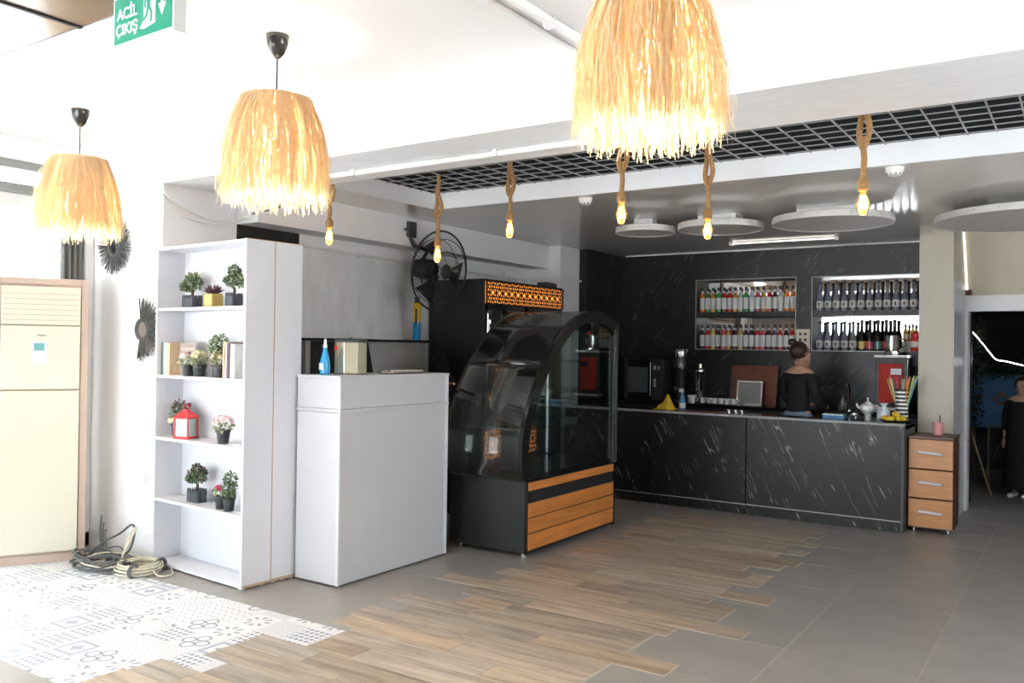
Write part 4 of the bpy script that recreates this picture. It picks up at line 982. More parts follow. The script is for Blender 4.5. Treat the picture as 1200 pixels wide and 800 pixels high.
def flower(lx, ly, z, lab, petal, seed, r=.042, h=.078, fol='leaf_pale', hh=.05, n=26, fr_=.055, ps=.016):
    t = thing('flower_pot', lab, 'plant', sw(lx, ly, z), SA); pot(t, r, h); rd = random.Random(seed)
    a = MB(); leaves(a, (0, 0, h+.02), .05, 50, .035, rd, (1, 1, .5)); a.build('foliage', fol, t)
    p = MB(); petals(p, (0, 0, h+hh), fr_, n, ps, rd, .7); p.build('flowers', petal, t)
    s_ = MB()
    for k in range(7): s_.tube([(.008*math.cos(k), .008*math.sin(k), h*.8), (.03*math.cos(k), .03*math.sin(k), h+hh*.8)], .0018, 4)
    s_.build('stems', 'leaf_green', t); return t
flower(.325, .052, SZ[3], 'pink flowers in a black pot in front of the grey book', 'petal_pink', 3)
flower(.428, .07, SZ[3], 'pale yellow flowers in a black pot, second pot from the left books', 'petal_cream', 4, .046, .082)
tp = thing('potted_tree', 'small leafy tree in black pot between the yellow flower pots, second shelf', 'plant', sw(.585, .10, SZ[3]), SA); pot(tp, .040, .082)
rd = random.Random(6); MB().tube([(0,0,.07),(-.01,0,.12),(.006,0,.16),(.012,0,.20)], [.008,.007,.006,.004], 8).build('trunk', 'bark', tp, smooth=True)
a = MB(); [leaves(a, c, R_, 130, .022, rd) for c, R_ in (((.01,0,.20),.055), ((.03,0,.235),.045), ((-.01,0,.165),.035))]; a.build('foliage', 'leaf_green', tp)
a = MB(); leaves(a, (.012,0,.21), .065, 110, .022, rd); a.build('foliage', 'leaf_pale', tp)
flower(.665, .07, SZ[3], 'cream flowers in a black pot beside the right-hand books', 'petal_cream', 7, .044, .08)
bkcols = {'teal': (.12,.42,.38), 'dark': (.08,.07,.07), 'white': (.72,.70,.66), 'rose': (.62,.40,.34), 'sand': (.60,.46,.30), 'grey': (.30,.27,.26), 'lilac': (.50,.44,.55), 'tan': (.52,.34,.20)}
for k, v in bkcols.items(): mk('book_'+k, v, .6, var=.12, scale=30)
def book(lx, w, d, h, c, lab, ly=.03, lean=0.0, z=SZ[3]):
    t = thing('book', lab, 'book', sw(lx, ly, z), SA, 'books on the second shelf')
    mats_ = 'book_'+c
    sh = [MB().box(0, .0025, 0, d, 0, h), MB().box(w-.0025, w, 0, d, 0, h), MB().box(.0025, w-.0025, 0, .003, 0, h), MB().box(.0025, w-.0025, .003, d-.004, .003, h-.004)]
    for mb, nm, mm in zip(sh, ('cover', 'cover', 'spine', 'pages'), (mats_, mats_, mats_, 'label_white')):
        mb.v = [(x + zz*lean, y, zz) for x, y, zz in mb.v]; mb.build(nm, mm, t)
book(.030, .016, .10, .225, 'dark', 'thin black book at the far left end of the second shelf')
book(.048, .014, .10, .225, 'teal', 'thin teal book second from the left on the second shelf')
book(.065, .020, .10, .222, 'white', 'white book third from the left on the second shelf')
book(.088, .016, .10, .228, 'rose', 'pinkish book fourth from the left on the second shelf')
book(.107, .024, .10, .220, 'sand', 'sand-coloured book fifth from the left, next to the grey book')
t = thing('book', 'large grey book facing front behind the pink flowers', 'book', sw(.137, .10, SZ[3]), SA, 'books on the second shelf')
B(0, .20, 0, .003, 0, .225).build('cover', 'book_grey', t); B(.002, .198, .003, .020, .002, .223).build('pages', 'label_white', t); B(0, .20, .020, .023, 0, .225).build('cover', 'book_grey', t)
B(.02, .18, -.0008, 0, .175, .190).build('title_band', 'book_rose', t)
for i, (c, w, l, nm) in enumerate((('tan', .020, .02, 'tan'), ('lilac', .016, .02, 'lilac'), ('dark', .014, .02, 'thin dark'), ('rose', .024, .01, 'pink'), ('white', .022, .0, 'white'))):
    book(.750+.0265*i*1.0, w, .15, .235-.004*i, c, '%s book in the group at the right end of the second shelf' % nm, .03, l)

# third shelf
t = thing('flower_pot', 'black pot with green and purple foliage and cream flowers behind the red lantern', 'plant', sw(.135, .10, SZ[2]), SA); pot(t, .048, .088)
rd = random.Random(12); a = MB(); leaves(a, (0.02,0,.17), .06, 130, .032, rd, (1,.8,1)); a.build('foliage', 'leaf_green', t)
a = MB(); leaves(a, (.035,0,.205), .05, 80, .03, rd); a.build('foliage', 'leaf_purple', t); a = MB(); petals(a, (-.02,-.01,.11), .045, 22, .016, rd); a.build('flowers', 'petal_cream', t)
MB().tube([(0,0,.06),(.012,0,.13),(.02,0,.19)], .005, 6).build('stem', 'leaf_green', t)
la = thing('candle_lantern', 'red metal candle lantern with glass sides on the third shelf', 'lantern', sw(.275, .075, SZ[2]), SA+.35)
s_ = .052
MB().box(-s_-.006, s_+.006, -s_-.006, s_+.006, 0, .016).build('base', 'red_metal', la, bevel=.003)
for x in (-1, 1):
    for y in (-1, 1): B(x*s_-.005, x*s_+.005, y*s_-.005, y*s_+.005, .016, .135).build('post', 'red_metal', la)
MB().box(-s_-.006, s_+.006, -s_-.006, s_+.006, .135, .147).build('roof_rim', 'red_metal', la, bevel=.002)
MB().add([(-s_-.008,-s_-.008,.147),(s_+.008,-s_-.008,.147),(s_+.008,s_+.008,.147),(-s_-.008,s_+.008,.147),(-.024,-.024,.185),(.024,-.024,.185),(.024,.024,.185),(-.024,.024,.185)], [(0,3,2,1),(4,5,6,7),(0,1,5,4),(1,2,6,5),(2,3,7,6),(3,0,4,7)]).build('roof', 'red_metal', la)
MB().box(-.020,.020,-.020,.020,.185,.197).build('chimney', 'red_metal', la); MB().torus(.020, .004, (0,0,.210), 'y', 16, 6).build('ring_handle', 'red_metal', la)
for x, y, w, d in ((0,-s_,s_,.001), (0,s_,s_,.001), (-s_,0,.001,s_), (s_,0,.001,s_)): B(x-w, x+w, y-d, y+d, .018, .134).build('pane', 'lantern_glass', la)
MB().lathe([(.018,.016),(.018,.062),(.014,.066)], 14).build('candle', 'sign_white', la, smooth=True)
flower(.705, .075, SZ[2], 'white and pink flowers in a black pot, right on the third shelf', 'petal_pink', 14, .046, .088, n=34, fr_=.065)
# fourth shelf
bonsai(.375, .10, SZ[1], .125, .2, 'bonsai with purple-tipped leaves in dark picket planter on the fourth shelf', 21, [(-.035,.165,.045),(.035,.175,.045),(.0,.21,.035),(-.075,.15,.022),(.06,.20,.02)], 7, ('leaf_green', 'leaf_purple'), .090)
t = thing('flower_pot', 'bright magenta flower in a black pot, right on the fourth shelf', 'plant', sw(.715, .06, SZ[1]), SA); pot(t, .042, .085); rd = random.Random(9)
a = MB(); petals(a, (-.025,0,.125), .022, 26, .020, rd, .9); a.build('flowers', 'petal_magenta', t); a = MB(); leaves(a, (0,0,.10), .035, 40, .035, rd); a.build('foliage', 'leaf_pale', t)
MB().tube([(0,0,.07),(-.01,0,.10),(-.025,0,.125)], .003, 6).build('stem', 'leaf_green', t)
t = thing('potted_tree', 'small dark-leaved tree in black pot beside the magenta flower, fourth shelf', 'plant', sw(.815, .05, SZ[1]), SA); pot(t, .040, .082)
a = MB(); rd = random.Random(10); [leaves(a, c, R_, 120, .024, rd) for c, R_ in (((0,0,.15),.045), ((.01,0,.20),.04), ((0,0,.11),.03))]; a.build('foliage', 'leaf_green', t); MB().tube([(0,0,.06),(.004,0,.13),(.01,0,.20)], .006, 6).build('trunk', 'bark', t)

# ================================================================== BOTTLES ON THE BAR SHELVES
SYR = {'orange': (.75,.20,.02), 'green': (.02,.32,.07), 'red': (.50,.02,.02), 'clear': (.52,.54,.55), 'amber': (.60,.30,.06), 'pink': (.68,.08,.14), 'dark': (.05,.02,.03), 'yellow': (.75,.55,.15), 'purple': (.10,.03,.09)}
for k, v in SYR.items(): mk('syrup_'+k, v, .10, var=.05, emit=None)
bodyP = [(.026,0),(.030,.004),(.0305,.055),(.0305,.175),(.028,.190),(.014,.225),(.0125,.262)]
meshes = {k: MB().lathe(bodyP, 12).mesh('body', 'syrup_'+k, True) for k in SYR}
labM = MB().lathe([(.0311,.034),(.0311,.168)], 12).mesh('label', 'label_white', True); lab2 = MB().lathe([(.0142,.225),(.0138,.248)], 10).mesh('neck_label', 'label_white', True)
capM = MB().lathe([(.0145,.255),(.015,.260),(.015,.290),(.012,.293)], 10).mesh('cap', 'cap_black', True)
rowsB = [('upper left', 1.985, 2.1, -3.865, ['orange','green','amber','green','red','red','amber','clear','green','clear','pink','amber','red','dark','clear','orange','orange']),
         ('lower left', 1.545, 2.1, -3.865, ['dark','red','yellow','dark','pink','amber','dark','yellow','purple','dark','red','pink','dark','purple','red','dark','red'])]
for nm, z, _, x0, cols in rowsB:
    for i, c in enumerate(cols):
        t = thing('syrup_bottle', '%s syrup bottle, %s from the left on the %s bar shelf' % (c, ords[i], nm), 'bottle', (x0+.0672*i+random.uniform(-.003, .003), 9.925+random.uniform(-.01, .01), z), random.uniform(0, 6), 'syrup bottles on the left bar shelves')
        part_of('body', meshes[c], t); part_of('label', labM, t); part_of('neck_label', lab2, t); part_of('cap', capM, t)
gB = MB().lathe([(.030,0),(.036,.004),(.037,.06),(.037,.125),(.033,.150),(.020,.190),(.016,.225),(.0155,.300)], 14).mesh('body', 'bottle_grey', True)
gL = MB().lathe([(.0376,.035),(.0376,.110)], 14).mesh('label', 'label_white', True); gC = MB().lathe([(.0175,.296),(.0180,.300),(.0180,.320),(.015,.323)], 12).mesh('cap', 'cap_black', True); gS = MB().cyl((.0,-.0385,.05),(.0,-.0385,.09),.008, n=6).mesh('label_print', 'dark_grey')
for nm, z, x0, n in (('upper right', 1.985, -2.49, 12), ('lower right', 1.545, -2.49, 5)):
    for i in range(n):
        t = thing('beverage_bottle', 'grey-blue long-necked bottle, %s from the left on the %s bar shelf' % (ords[i], nm), 'bottle', (x0+.0875*i*(1 if n == 12 else 1.02), 9.925, z), 0, 'grey bottles on the right bar shelves')
        part_of('body', gB, t); part_of('label', gL, t); part_of('label_print', gS, t); part_of('cap', gC, t)
wB = MB().lathe([(.030,0),(.035,.004),(.0355,.16),(.030,.19),(.017,.225),(.016,.29),(.019,.292),(.019,.335),(.015,.338)], 14).mesh('body', 'black_gloss', True)
for i, (c, nm) in enumerate((('syrup_yellow', 'yellow'), ('syrup_pink', 'pink'), ('lcd', 'pale blue'), ('red_plastic', 'red'), ('dark_grey', 'dark'))):
    t = thing('sauce_bottle', 'black glossy bottle with %s label on the lower right bar shelf' % nm, 'bottle', (-2.49+.4463+.083*i, 9.925, 1.545), 0, 'black bottles on the lower right shelf')
    part_of('body', wB, t); MB().lathe([(.0362,.025),(.0362,.105)], 14).build('label', c, t, smooth=True)
sm = MB().lathe([(.024,0),(.027,.004),(.027,.09),(.018,.115),(.012,.125),(.012,.15)], 12)
for i, (c, x, lab) in enumerate((('syrup_amber', -1.605, 'small amber bottle with cream label behind the steel pitcher'), ('syrup_yellow', -1.535, 'small yellow bottle behind the steel pitcher, lower right bar shelf'))):
    t = thing('small_bottle', lab, 'bottle', (x, 9.93, 1.545), 0, 'small bottles on the lower right shelf')
    B(-.03, .03, -.03, .03, 0, .11).build('riser', 'white_plastic', t)
    mb = MB(); mb.v = [(p[0], p[1], p[2]+.11) for p in sm.v]; mb.f = sm.f[:]; mb.build('body', c, t, smooth=True); MB().lathe([(.0135,.255),(.0135,.285),(.01,.29)], 10).build('cap', 'tray_wood', t, smooth=True); MB().lathe([(.0277,.13),(.0277,.185)], 12).build('label', 'petal_cream', t, smooth=True)

# ================================================================== THINGS ON BAR AND BACK WORKTOP
mw = thing('microwave_oven', 'dark microwave oven with steel handle on the back worktop', 'microwave', (-4.62, 9.36, .92))
B(0, .50, .015, .42, .01, .50).build('housing', 'black_panel', mw, bevel=.006); d = B(.005, .36, 0, .014, .02, .49).build('door', 'black_gloss', mw); B(.05, .31, -.002, 0, .10, .40).build('door_window', 'dark_grey', d)
MB().cyl((.35,-.02,.06), (.35,-.02,.46), .008, n=8).build('handle', 'steel', d); cpn = B(.365, .495, 0, .014, .02, .49).build('control_panel', 'black_panel', mw)
for x, z in ((.385, .37), (.435, .37), (.385, .22), (.385, .17)): B(x, x+.03, -.003, 0, z, z+.045).build('button', 'grid_metal', cpn)
cg_ = thing('coffee_grinder', 'dark coffee grinder with steel hopper beside the microwave', 'grinder', (-3.98, 9.55, .92))
MB().lathe([(.09,0),(.09,.03),(.065,.05),(.065,.34),(.08,.38),(.08,.40)], 18).build('body', 'black_panel', cg_, smooth=True); MB().lathe([(.07,.40),(.085,.52),(.088,.53),(.088,.60),(.080,.62)], 18).build('hopper', 'steel', cg_, smooth=True); B(-.03, .03, -.12, -.05, .14, .18).build('spout', 'steel', cg_)
bl = thing('blender_jug', 'dark blender with glass jug between grinder and wooden tray', 'blender', (-3.74, 9.56, .92))
MB().lathe([(.08,0),(.08,.02),(.06,.12),(.06,.14)], 16).build('base', 'black_panel', bl, smooth=True); MB().lathe([(.05,.14),(.065,.34),(.068,.36)], 16).build('jug', 'case_glass', bl, smooth=True); MB().lathe([(.068,.36),(.068,.38),(.03,.40),(.025,.45)], 16).build('lid', 'steel', bl, smooth=True)
tw = thing('wooden_tray', 'dark red-brown wooden tray leaning against the marble wall', 'tray', (-3.44, 9.70, .92))
m = MB().box(0, .54, 0, .02, 0, .44); m.v = [(x, y+z*.2, z) for x, y, z in m.v]; m.build('board', 'tray_wood', tw, bevel=.004)
m = MB().box(0, .54, -.012, 0, 0, .022).box(0, .54, -.012, 0, .418, .44).box(0, .022, -.012, 0, .022, .418).box(.518, .54, -.012, 0, .022, .418); m.v = [(x, y+z*.2, z) for x, y, z in m.v]; m.build('rim', 'tray_wood', tw)
pf = thing('picture_stand', 'small silver framed plate standing in front of the wooden tray', 'frame', (-3.31, 9.56, .92))
m = MB().box(0, .29, 0, .012, 0, .27); m.v = [(x, y+z*.15, z) for x, y, z in m.v]; m.build('frame', 'steel', pf); m = MB().box(.015, .275, -.003, 0, .015, .255); m.v = [(x, y+z*.15, z) for x, y, z in m.v]; m.build('plate', 'grid_bar', pf)
ctray = thing('cup_tray', 'steel tray for small cups on the back worktop', 'tray', (-3.68, 9.42, .92)); B(0, .44, -.08, .08, 0, .008).build('base', 'steel', ctray); MB().box(0, .44, -.085, -.078, 0, .012).box(0, .44, .078, .085, 0, .012).build('lip', 'steel', ctray)
cm = MB().lathe([(.020,0),(.026,.004),(.030,.055),(.031,.058),(.028,.058),(.022,.008)], 14)
cwm = cm.mesh('cup_body', 'white_plastic', True); hm = MB().torus(.014, .003, (.036,0,.03), 'y', 12, 5).mesh('cup_handle', 'white_plastic', True)
for r_ in range(2):
    for i in range(6):
        t = thing('coffee_cup', 'small white cup, %s from the left in the %s row on the steel tray' % (ords[i], ('front', 'rear')[r_]), 'cup', (-3.64+.072*i, 9.385+.075*r_, .928), random.uniform(-1, 1), 'cups on the steel tray')
        part_of('cup_body', cwm, t); part_of('cup_handle', hm, t)
for i in range(2):
    t = thing('coffee_cup', 'large white cup at the %s edge of the cup tray' % ('left', 'wall-side left')[i], 'cup', (-3.78+.02*i, 9.40+.14*i, .92), 0, 'large cups'); MB().lathe([(.030,0),(.036,.004),(.045,.085),(.046,.09),(.041,.09),(.034,.01)], 16).build('cup_body', 'white_plastic', t, smooth=True); MB().torus(.02, .005, (.055,0,.045), 'y', 12, 5).build('cup_handle', 'white_plastic', t, smooth=True)
# bar top items
t = thing('yellow_cloth', 'crumpled yellow cloth on the left of the bar', 'cloth', (-3.61, 8.30, .905)); rd = random.Random(2); m = MB(); nn = 14
for j in range(nn+1):
    for i in range(nn+1):
        u, v = i/nn-.5, j/nn-.5; q = max(0, 1-2.0*math.hypot(u, v)); m.v.append((u*.22, v*.2, .006+.15*q**1.1*(1+.3*math.sin(9*u+5*v))+.012*abs(math.sin(14*u+9*v*v+rd.random()))))
m.f = [(j*(nn+1)+i, j*(nn+1)+i+1, (j+1)*(nn+1)+i+1, (j+1)*(nn+1)+i) for j in range(nn) for i in range(nn)]
o = m.build('cloth_sheet', 'yellow_cloth', t, smooth=True); md = o.modifiers.new('t', 'SOLIDIFY'); md.thickness = .003
t = thing('cleaner_bottle', 'blue spray cleaner bottle beside the yellow cloth on the bar', 'bottle', (-3.46, 8.36, .905)); MB().lathe([(.030,0),(.034,.005),(.034,.10),(.014,.16),(.013,.19)], 14).build('body', 'blue_paint', t, smooth=True); B(-.035, .012, -.012, .012, .19, .225).build('trigger_head', 'keypad', t, bevel=.004); MB().lathe([(.0345,.03),(.0345,.08)], 14).build('label', 'label_white', t)
t = thing('serving_board', 'brown wooden serving board lying on the bar near the yellow cloth', 'board', (-3.35, 8.20, .905)); B(-.08, .30, -.12, .12, 0, .016).build('board', 'tray_wood', t, bevel=.006); B(.30, .40, -.025, .025, 0, .016).build('grip', 'tray_wood', t, bevel=.006)
for i, x in enumerate((-2.93, -2.86, -2.80)):
    t = thing('spoon_glass', 'small steel cup on the bar near the woman, %s from the left' % ords[i], 'cup', (x, 8.25, .905), 0, 'small steel cups on the bar'); MB().lathe([(.016,0),(.020,.003),(.023,.040),(.020,.040),(.016,.006)], 12).build('body', 'chrome', t, smooth=True)
    MB().torus(.010, .002, (.026,0,.022), 'y', 10, 4).build('handle', 'chrome', t)
jm = thing('juice_dispenser', 'red-fronted juice dispenser at the right end of the back worktop', 'dispenser', (-1.80, 9.36, .92))
B(0, .30, .03, .38, .0, .56).build('housing', 'dark_grey', jm, bevel=.006); B(.035, .265, .012, .03, .10, .50).build('front_cover', 'red_plastic', jm, bevel=.006); B(.15, .25, .006, .012, .39, .45).build('display', 'black_gloss', jm); B(-.008, .308, .0, .39, .56, .585).build('top_plate', 'white_plastic', jm, bevel=.003); B(-.008, .308, -.03, .10, .03, .055).build('drip_tray', 'white_plastic', jm, bevel=.003)
for x in (.08, .16, .22): MB().lathe([(.012,.0),(.016,.02),(.016,.035)], 10, (x, .015, .065)).build('nozzle', 'black_plastic', jm)
pj = thing('steel_pitcher', 'shiny steel pitcher standing on the red juice dispenser', 'pitcher', (-1.66, 9.50, 1.505)); MB().lathe([(.062,0),(.065,.005),(.068,.10),(.060,.17),(.064,.20),(.060,.20),(.056,.17)], 20).build('body', 'chrome', pj, smooth=True); MB().tube([(.062,0,.17),(.12,0,.16),(.13,0,.10),(.068,0,.05)], .008, 8).build('handle', 'black_plastic', pj, smooth=True)
rc = thing('red_jar', 'red and clear jar on the right end of the lower bar shelf', 'jar', (-1.475, 9.75, 1.40)); B(-.05, .06, -.09, .09, 0, .15).build('stand', 'dark_grey', rc); MB().lathe([(.05,.15),(.055,.155),(.055,.27),(.045,.28)], 16).build('body', 'red_plastic', rc, smooth=True); MB().lathe([(.0556,.19),(.0556,.25)], 16).build('label', 'paper', rc); MB().lathe([(.045,.28),(.048,.285),(.048,.33),(.02,.35)], 16).build('lid', 'red_metal', rc, smooth=True)
so = thing('socket_plate', 'cream multi-socket plate on the wall between the bottle shelves', 'socket', (-2.645, 9.84, 1.665)); B(-.075, .075, -.014, 0, -.115, .115).build('plate', 'socket_cream', so, bevel=.003)
for i in range(2):
    for j in range(3): B(-.045+i*.055, -.015+i*.055, -.017, -.013, -.085+j*.065, -.055+j*.065).build('socket_hole', 'dark_grey', so)
tpx = thing('teapot', 'white teapot with pointed lid on the right of the bar', 'teapot', (-1.66, 8.35, .905)); MB().lathe([(.03,.0),(.03,.06),(.055,.085),(.070,.115),(.062,.145),(.035,.160)], 18).build('body', 'white_plastic', tpx, smooth=True); MB().lathe([(.035,.160),(.02,.175),(.007,.182),(.009,.20),(.004,.215)], 14).build('lid', 'white_plastic', tpx, smooth=True); MB().tube([(-.06,0,.11),(-.09,0,.13),(-.10,0,.155)], [.014,.010,.007], 8).build('spout', 'white_plastic', tpx, smooth=True); MB().torus(.028, .005, (.072,0,.118), 'y', 14, 6).build('handle', 'white_plastic', tpx, smooth=True)
st = thing('straw_cup', 'black and white banded cup of coloured drinking straws on the bar', 'straw holder', (-1.375, 8.36, .905)); MB().lathe([(.045,0),(.05,.004),(.056,.30),(.052,.30),(.046,.01)], 20).build('cup', 'black_plastic', st, smooth=True)
for k in range(8): MB().lathe([(.0508+.0008*k,.02+.035*k),(.0512+.0008*k,.036+.035*k)], 20).build('band', 'sign_white', st, smooth=True)
scol = ['syrup_yellow','syrup_green','lcd','syrup_pink','syrup_orange','dark_grey']; rd = random.Random(4); mk('straw_green', (.25,.55,.12), .4); scol[1] = 'straw_green'
for k in range(22):
    a = rd.uniform(0, 2*PI); q = rd.uniform(.0, .035); le = rd.uniform(.05, .12); MB().cyl((q*.6*math.cos(a), q*.6*math.sin(a), .03), ((q+le)*math.cos(a), .6*(q+le)*math.sin(a), .40+rd.uniform(-.02, .03)), .0045, n=6).build('drinking_straw', scol[k % 6], st)
fbk = thing('fruit_bowl', 'low dark bowl of yellow lemons at the right end of the bar', 'bowl', (-1.40, 8.13, .905)); MB().lathe([(.06,0),(.07,.004),(.12,.035),(.125,.04),(.118,.04),(.06,.010)], 24).build('bowl', 'black_plastic', fbk, smooth=True)
lm = MB().tube([(-.036,0,0),(-.030,0,0),(-.018,0,0),(0,0,0),(.018,0,0),(.030,0,0),(.036,0,0)], [.003,.012,.022,.026,.022,.012,.003], 10); lmm = {0: lm.mesh('lemon', 'yellow_cloth', True)}
for k in range(9):
    a = k*2*PI/7; q = .075 if k < 7 else .02; o = bpy.data.objects.new('lemon', lmm[0]); COL.objects.link(o); o.location = (-1.40+q*math.cos(a), 8.13+q*math.sin(a), .905+(.050 if k < 7 else .085)); o.rotation_euler = (rd.uniform(-.3,.3), rd.uniform(-.3,.3), rd.uniform(0, 3)); tag(o, 'yellow lemon piled in the low bowl at the right end of the bar', 'lemon', 'lemons in the bowl')
pb = thing('plastic_bag', 'crumpled clear white bag standing on the bar beside the lemons', 'bag', (-1.50, 8.22, .905)); m = MB(); rd = random.Random(7); nn = 14; pr = [(.05,0),(.058,.02),(.055,.07),(.045,.11),(.025,.14),(.018,.15),(.035,.175)]
for r_, z in pr:
    for k in range(nn): a = 2*PI*k/nn; q = r_*(1+rd.uniform(-.15, .15)); m.v.append((q*math.cos(a), q*math.sin(a), z))
for i in range(len(pr)-1):
    for k in range(nn): m.f.append((i*nn+k, i*nn+(k+1) % nn, (i+1)*nn+(k+1) % nn, (i+1)*nn+k))
m.f.append(tuple(range(nn-1, -1, -1))); m.build('bag_body', 'keypad', pb, smooth=True); MB().torus(.019, .003, (0,0,.147), 'z', 14, 5).build('tie', 'white_plastic', pb)
t = thing('blue_box', 'low blue plastic box on the bar in front of the teapot', 'box', (-1.92, 8.20, .905)); B(-.09, .09, -.06, .06, 0, .05).build('body', 'blue_paint', t, bevel=.005); B(-.093, .093, -.063, .063, .05, .06).build('lid', 'keypad', t, bevel=.003)
t = thing('steel_canister', 'short steel canister with black lid on the bar beside the blue box', 'canister', (-1.74, 8.18, .905)); MB().lathe([(.032,0),(.034,.003),(.034,.075)], 16).build('body', 'chrome', t, smooth=True); MB().lathe([(.035,.075),(.035,.09),(.01,.095)], 16).build('lid', 'black_plastic', t, smooth=True)
fg = thing('water_tap', 'slim chrome tap rising behind the bar beside the woman', 'tap', (-2.06, 9.45, .92)); MB().tube([(0,0,0),(0,0,.22),(0,-.03,.27),(0,-.10,.28),(0,-.14,.24)], .012, 10).build('spout', 'chrome', fg, smooth=True); MB().lathe([(.03,0),(.03,.012),(.018,.02)], 14).build('base', 'chrome', fg, smooth=True); MB().cyl((.0,0,.06), (.07,0,.09), .007, n=8).build('lever', 'chrome', fg)
gl = thing('glass_cup', 'clear glass standing upside down beside the tap', 'glass', (-2.14, 9.50, .92)); MB().lathe([(.04,0),(.042,.003),(.032,.14),(.030,.145)], 16).build('body', 'clear_glass', gl, smooth=True); MB().lathe([(.03,.145),(.03,.150)], 16).build('base', 'clear_glass', gl)

# ================================================================== PEOPLE
def skin(name, mat, chain, edges, parent, root=0, sub=2):
    me = bpy.data.meshes.new(name); me.from_pydata([c[0] for c in chain], edges, []); o = bpy.data.objects.new(name, me); COL.objects.link(o)
    o.modifiers.new('skin', 'SKIN')
    if not me.skin_vertices: 
        bpy.context.view_layer.objects.active = o; bpy.ops.object.modifier_apply  # layer is created with the modifier
    lay = me.skin_vertices[0].data
    for i, c in enumerate(chain): r = c[1]; lay[i].radius = r if isinstance(r, tuple) else (r, r); lay[i].use_root = (i == root)
    s2 = o.modifiers.new('sub', 'SUBSURF'); s2.levels = sub; s2.render_levels = sub
    dg = bpy.context.evaluated_depsgraph_get(); dg.update(); m2 = bpy.data.meshes.new_from_object(o.evaluated_get(dg)); bpy.data.objects.remove(o)
    m2.name = name; m2.materials.clear(); m2.materials.append(MATS[mat]); m2.polygons.foreach_set('use_smooth', [True]*len(m2.polygons))
    q = bpy.data.objects.new(name, m2); COL.objects.link(q); q.parent = parent; return q
def figure(t, H, arms, head_turn, lean, bodymat, topmat, legmat, wide_neck=False):
    k = H/1.62
    def v(x, y, z): return (x*k, (y+lean*max(0, z-.95))*k, z*k)
    hx, hy = math.sin(-head_turn), math.cos(head_turn)
    ch = [(v(0,0,.93), (.112*k,.085*k)), (v(0,0,1.06), (.090*k,.072*k)), (v(0,.005,1.22), (.115*k,.08*k)), (v(0,0,1.33), (.075*k,.065*k)), (v(0,.01,1.40), .047*k), (v(.028*hx,.03+.01*hy,1.455), (.060*k,.062*k)), (v(.022*hx,.035,1.53), (.075*k,.088*k)), (v(0,.02,1.60), (.060*k,.070*k))]
    ed = [(i, i+1) for i in range(7)]
    for s_ in (-1, 1):
        b = len(ch); ch += [(v(s_*.085,0,.88), .088*k), (v(s_*.085,.01,.66), .072*k), (v(s_*.082,.012,.47), .052*k), (v(s_*.082,0,.30), .050*k), (v(s_*.082,-.01,.09), .034*k), (v(s_*.085,.05,.035), .033*k), (v(s_*.087,.13,.022), .024*k)]
        ed += [(0, b)] + [(b+i, b+i+1) for i in range(6)]
    ai = []
    for s_, pts in zip((-1, 1), arms):
        b = len(ch); P_ = [v(s_*.10, 0, 1.325), v(s_*.165, -.005, 1.295)] + [v(*p) for p in pts]; R_ = [.058, .052, .044, .036, .034, .026]
        ch += [(p, r*k) for p, r in zip(P_, R_)]; ed += [(3, b)] + [(b+i, b+i+1) for i in range(len(P_)-1)]; ai.append(b)
    skin('body', bodymat, ch, ed, t)
    # hands: palm and five fingers each
    for s_, pts in zip((-1, 1), arms):
        w = Vector(v(*pts[-1])); e = Vector(v(*pts[-2])); d = (w-e).normalized(); side = d.cross(Vector((0,0,1))); side = side.normalized() if side.length > .1 else Vector((1,0,0)); dn = side.cross(d)
        c = [(w, .022*k), (w+d*.05*k, (.034*k, .016*k)), (w+d*.085*k, (.034*k, .014*k))]; eg = [(0,1),(1,2)]
        for f_, (off, L) in enumerate(((-.030,.055), (-.010,.068), (.010,.064), (.029,.050))):
            b = len(c); o_ = w+d*.085*k+side*off*k; c += [(o_, .009*k), (o_+d*L*.5*k-dn*.008*k, .0085*k), (o_+d*L*.9*k-dn*.028*k, .0075*k)]; eg += [(2, b), (b, b+1), (b+1, b+2)]
        b = len(c); c += [(w+d*.035*k-side*s_*.030*k, .012*k), (w+d*.07*k-side*s_*.055*k, .010*k), (w+d*.095*k-side*s_*.058*k, .008*k)]; eg += [(1, b), (b, b+1), (b+1, b+2)]
        skin('hand', bodymat, c, eg, t, 0, 1)
    # top
    tc = [(v(0,0,.915), (.150*k,.118*k)), (v(0,0,.96), (.145*k,.112*k)), (v(0,0,1.06), (.122*k,.10*k)), (v(0,.005,1.22), (.140*k,.105*k)), (v(0,0,1.335), (.100*k,.080*k))]; te = [(0,1),(1,2),(2,3),(3,4)]
    for s_, pts in zip((-1, 1), arms):
        b = len(tc); P_ = [v(s_*.11, 0, 1.30), v(s_*.165, -.005, 1.285)] + [v(*p) for p in pts[:-1]]; tc += [(p, r*k) for p, r in zip(P_, [.066,.062,.056,.048,.044])]; te += [(4, b)] + [(b+i, b+i+1) for i in range(len(P_)-1)]
    skin('top', topmat, tc, te, t)
    lc = [(v(0,0,1.00), (.138*k,.106*k)), (v(0,0,.88), (.152*k,.118*k))]; le = [(0,1)]
    for s_ in (-1, 1): b = len(lc); lc += [(v(s_*.085,0,.80), .098*k), (v(s_*.085,.01,.64), .084*k), (v(s_*.082,.012,.47), .066*k), (v(s_*.082,0,.30), .062*k), (v(s_*.082,-.01,.11), .055*k)]; le += [(1, b)] + [(b+i, b+i+1) for i in range(4)]
    skin('trousers', legmat, lc, le, t)
    for s_ in (-1, 1): m = MB().box(s_*.087*k-.042*k, s_*.087*k+.042*k, -.06*k, .19*k, 0, .06*k); m.build('shoe', 'sign_white', t, bevel=.02)
    return v
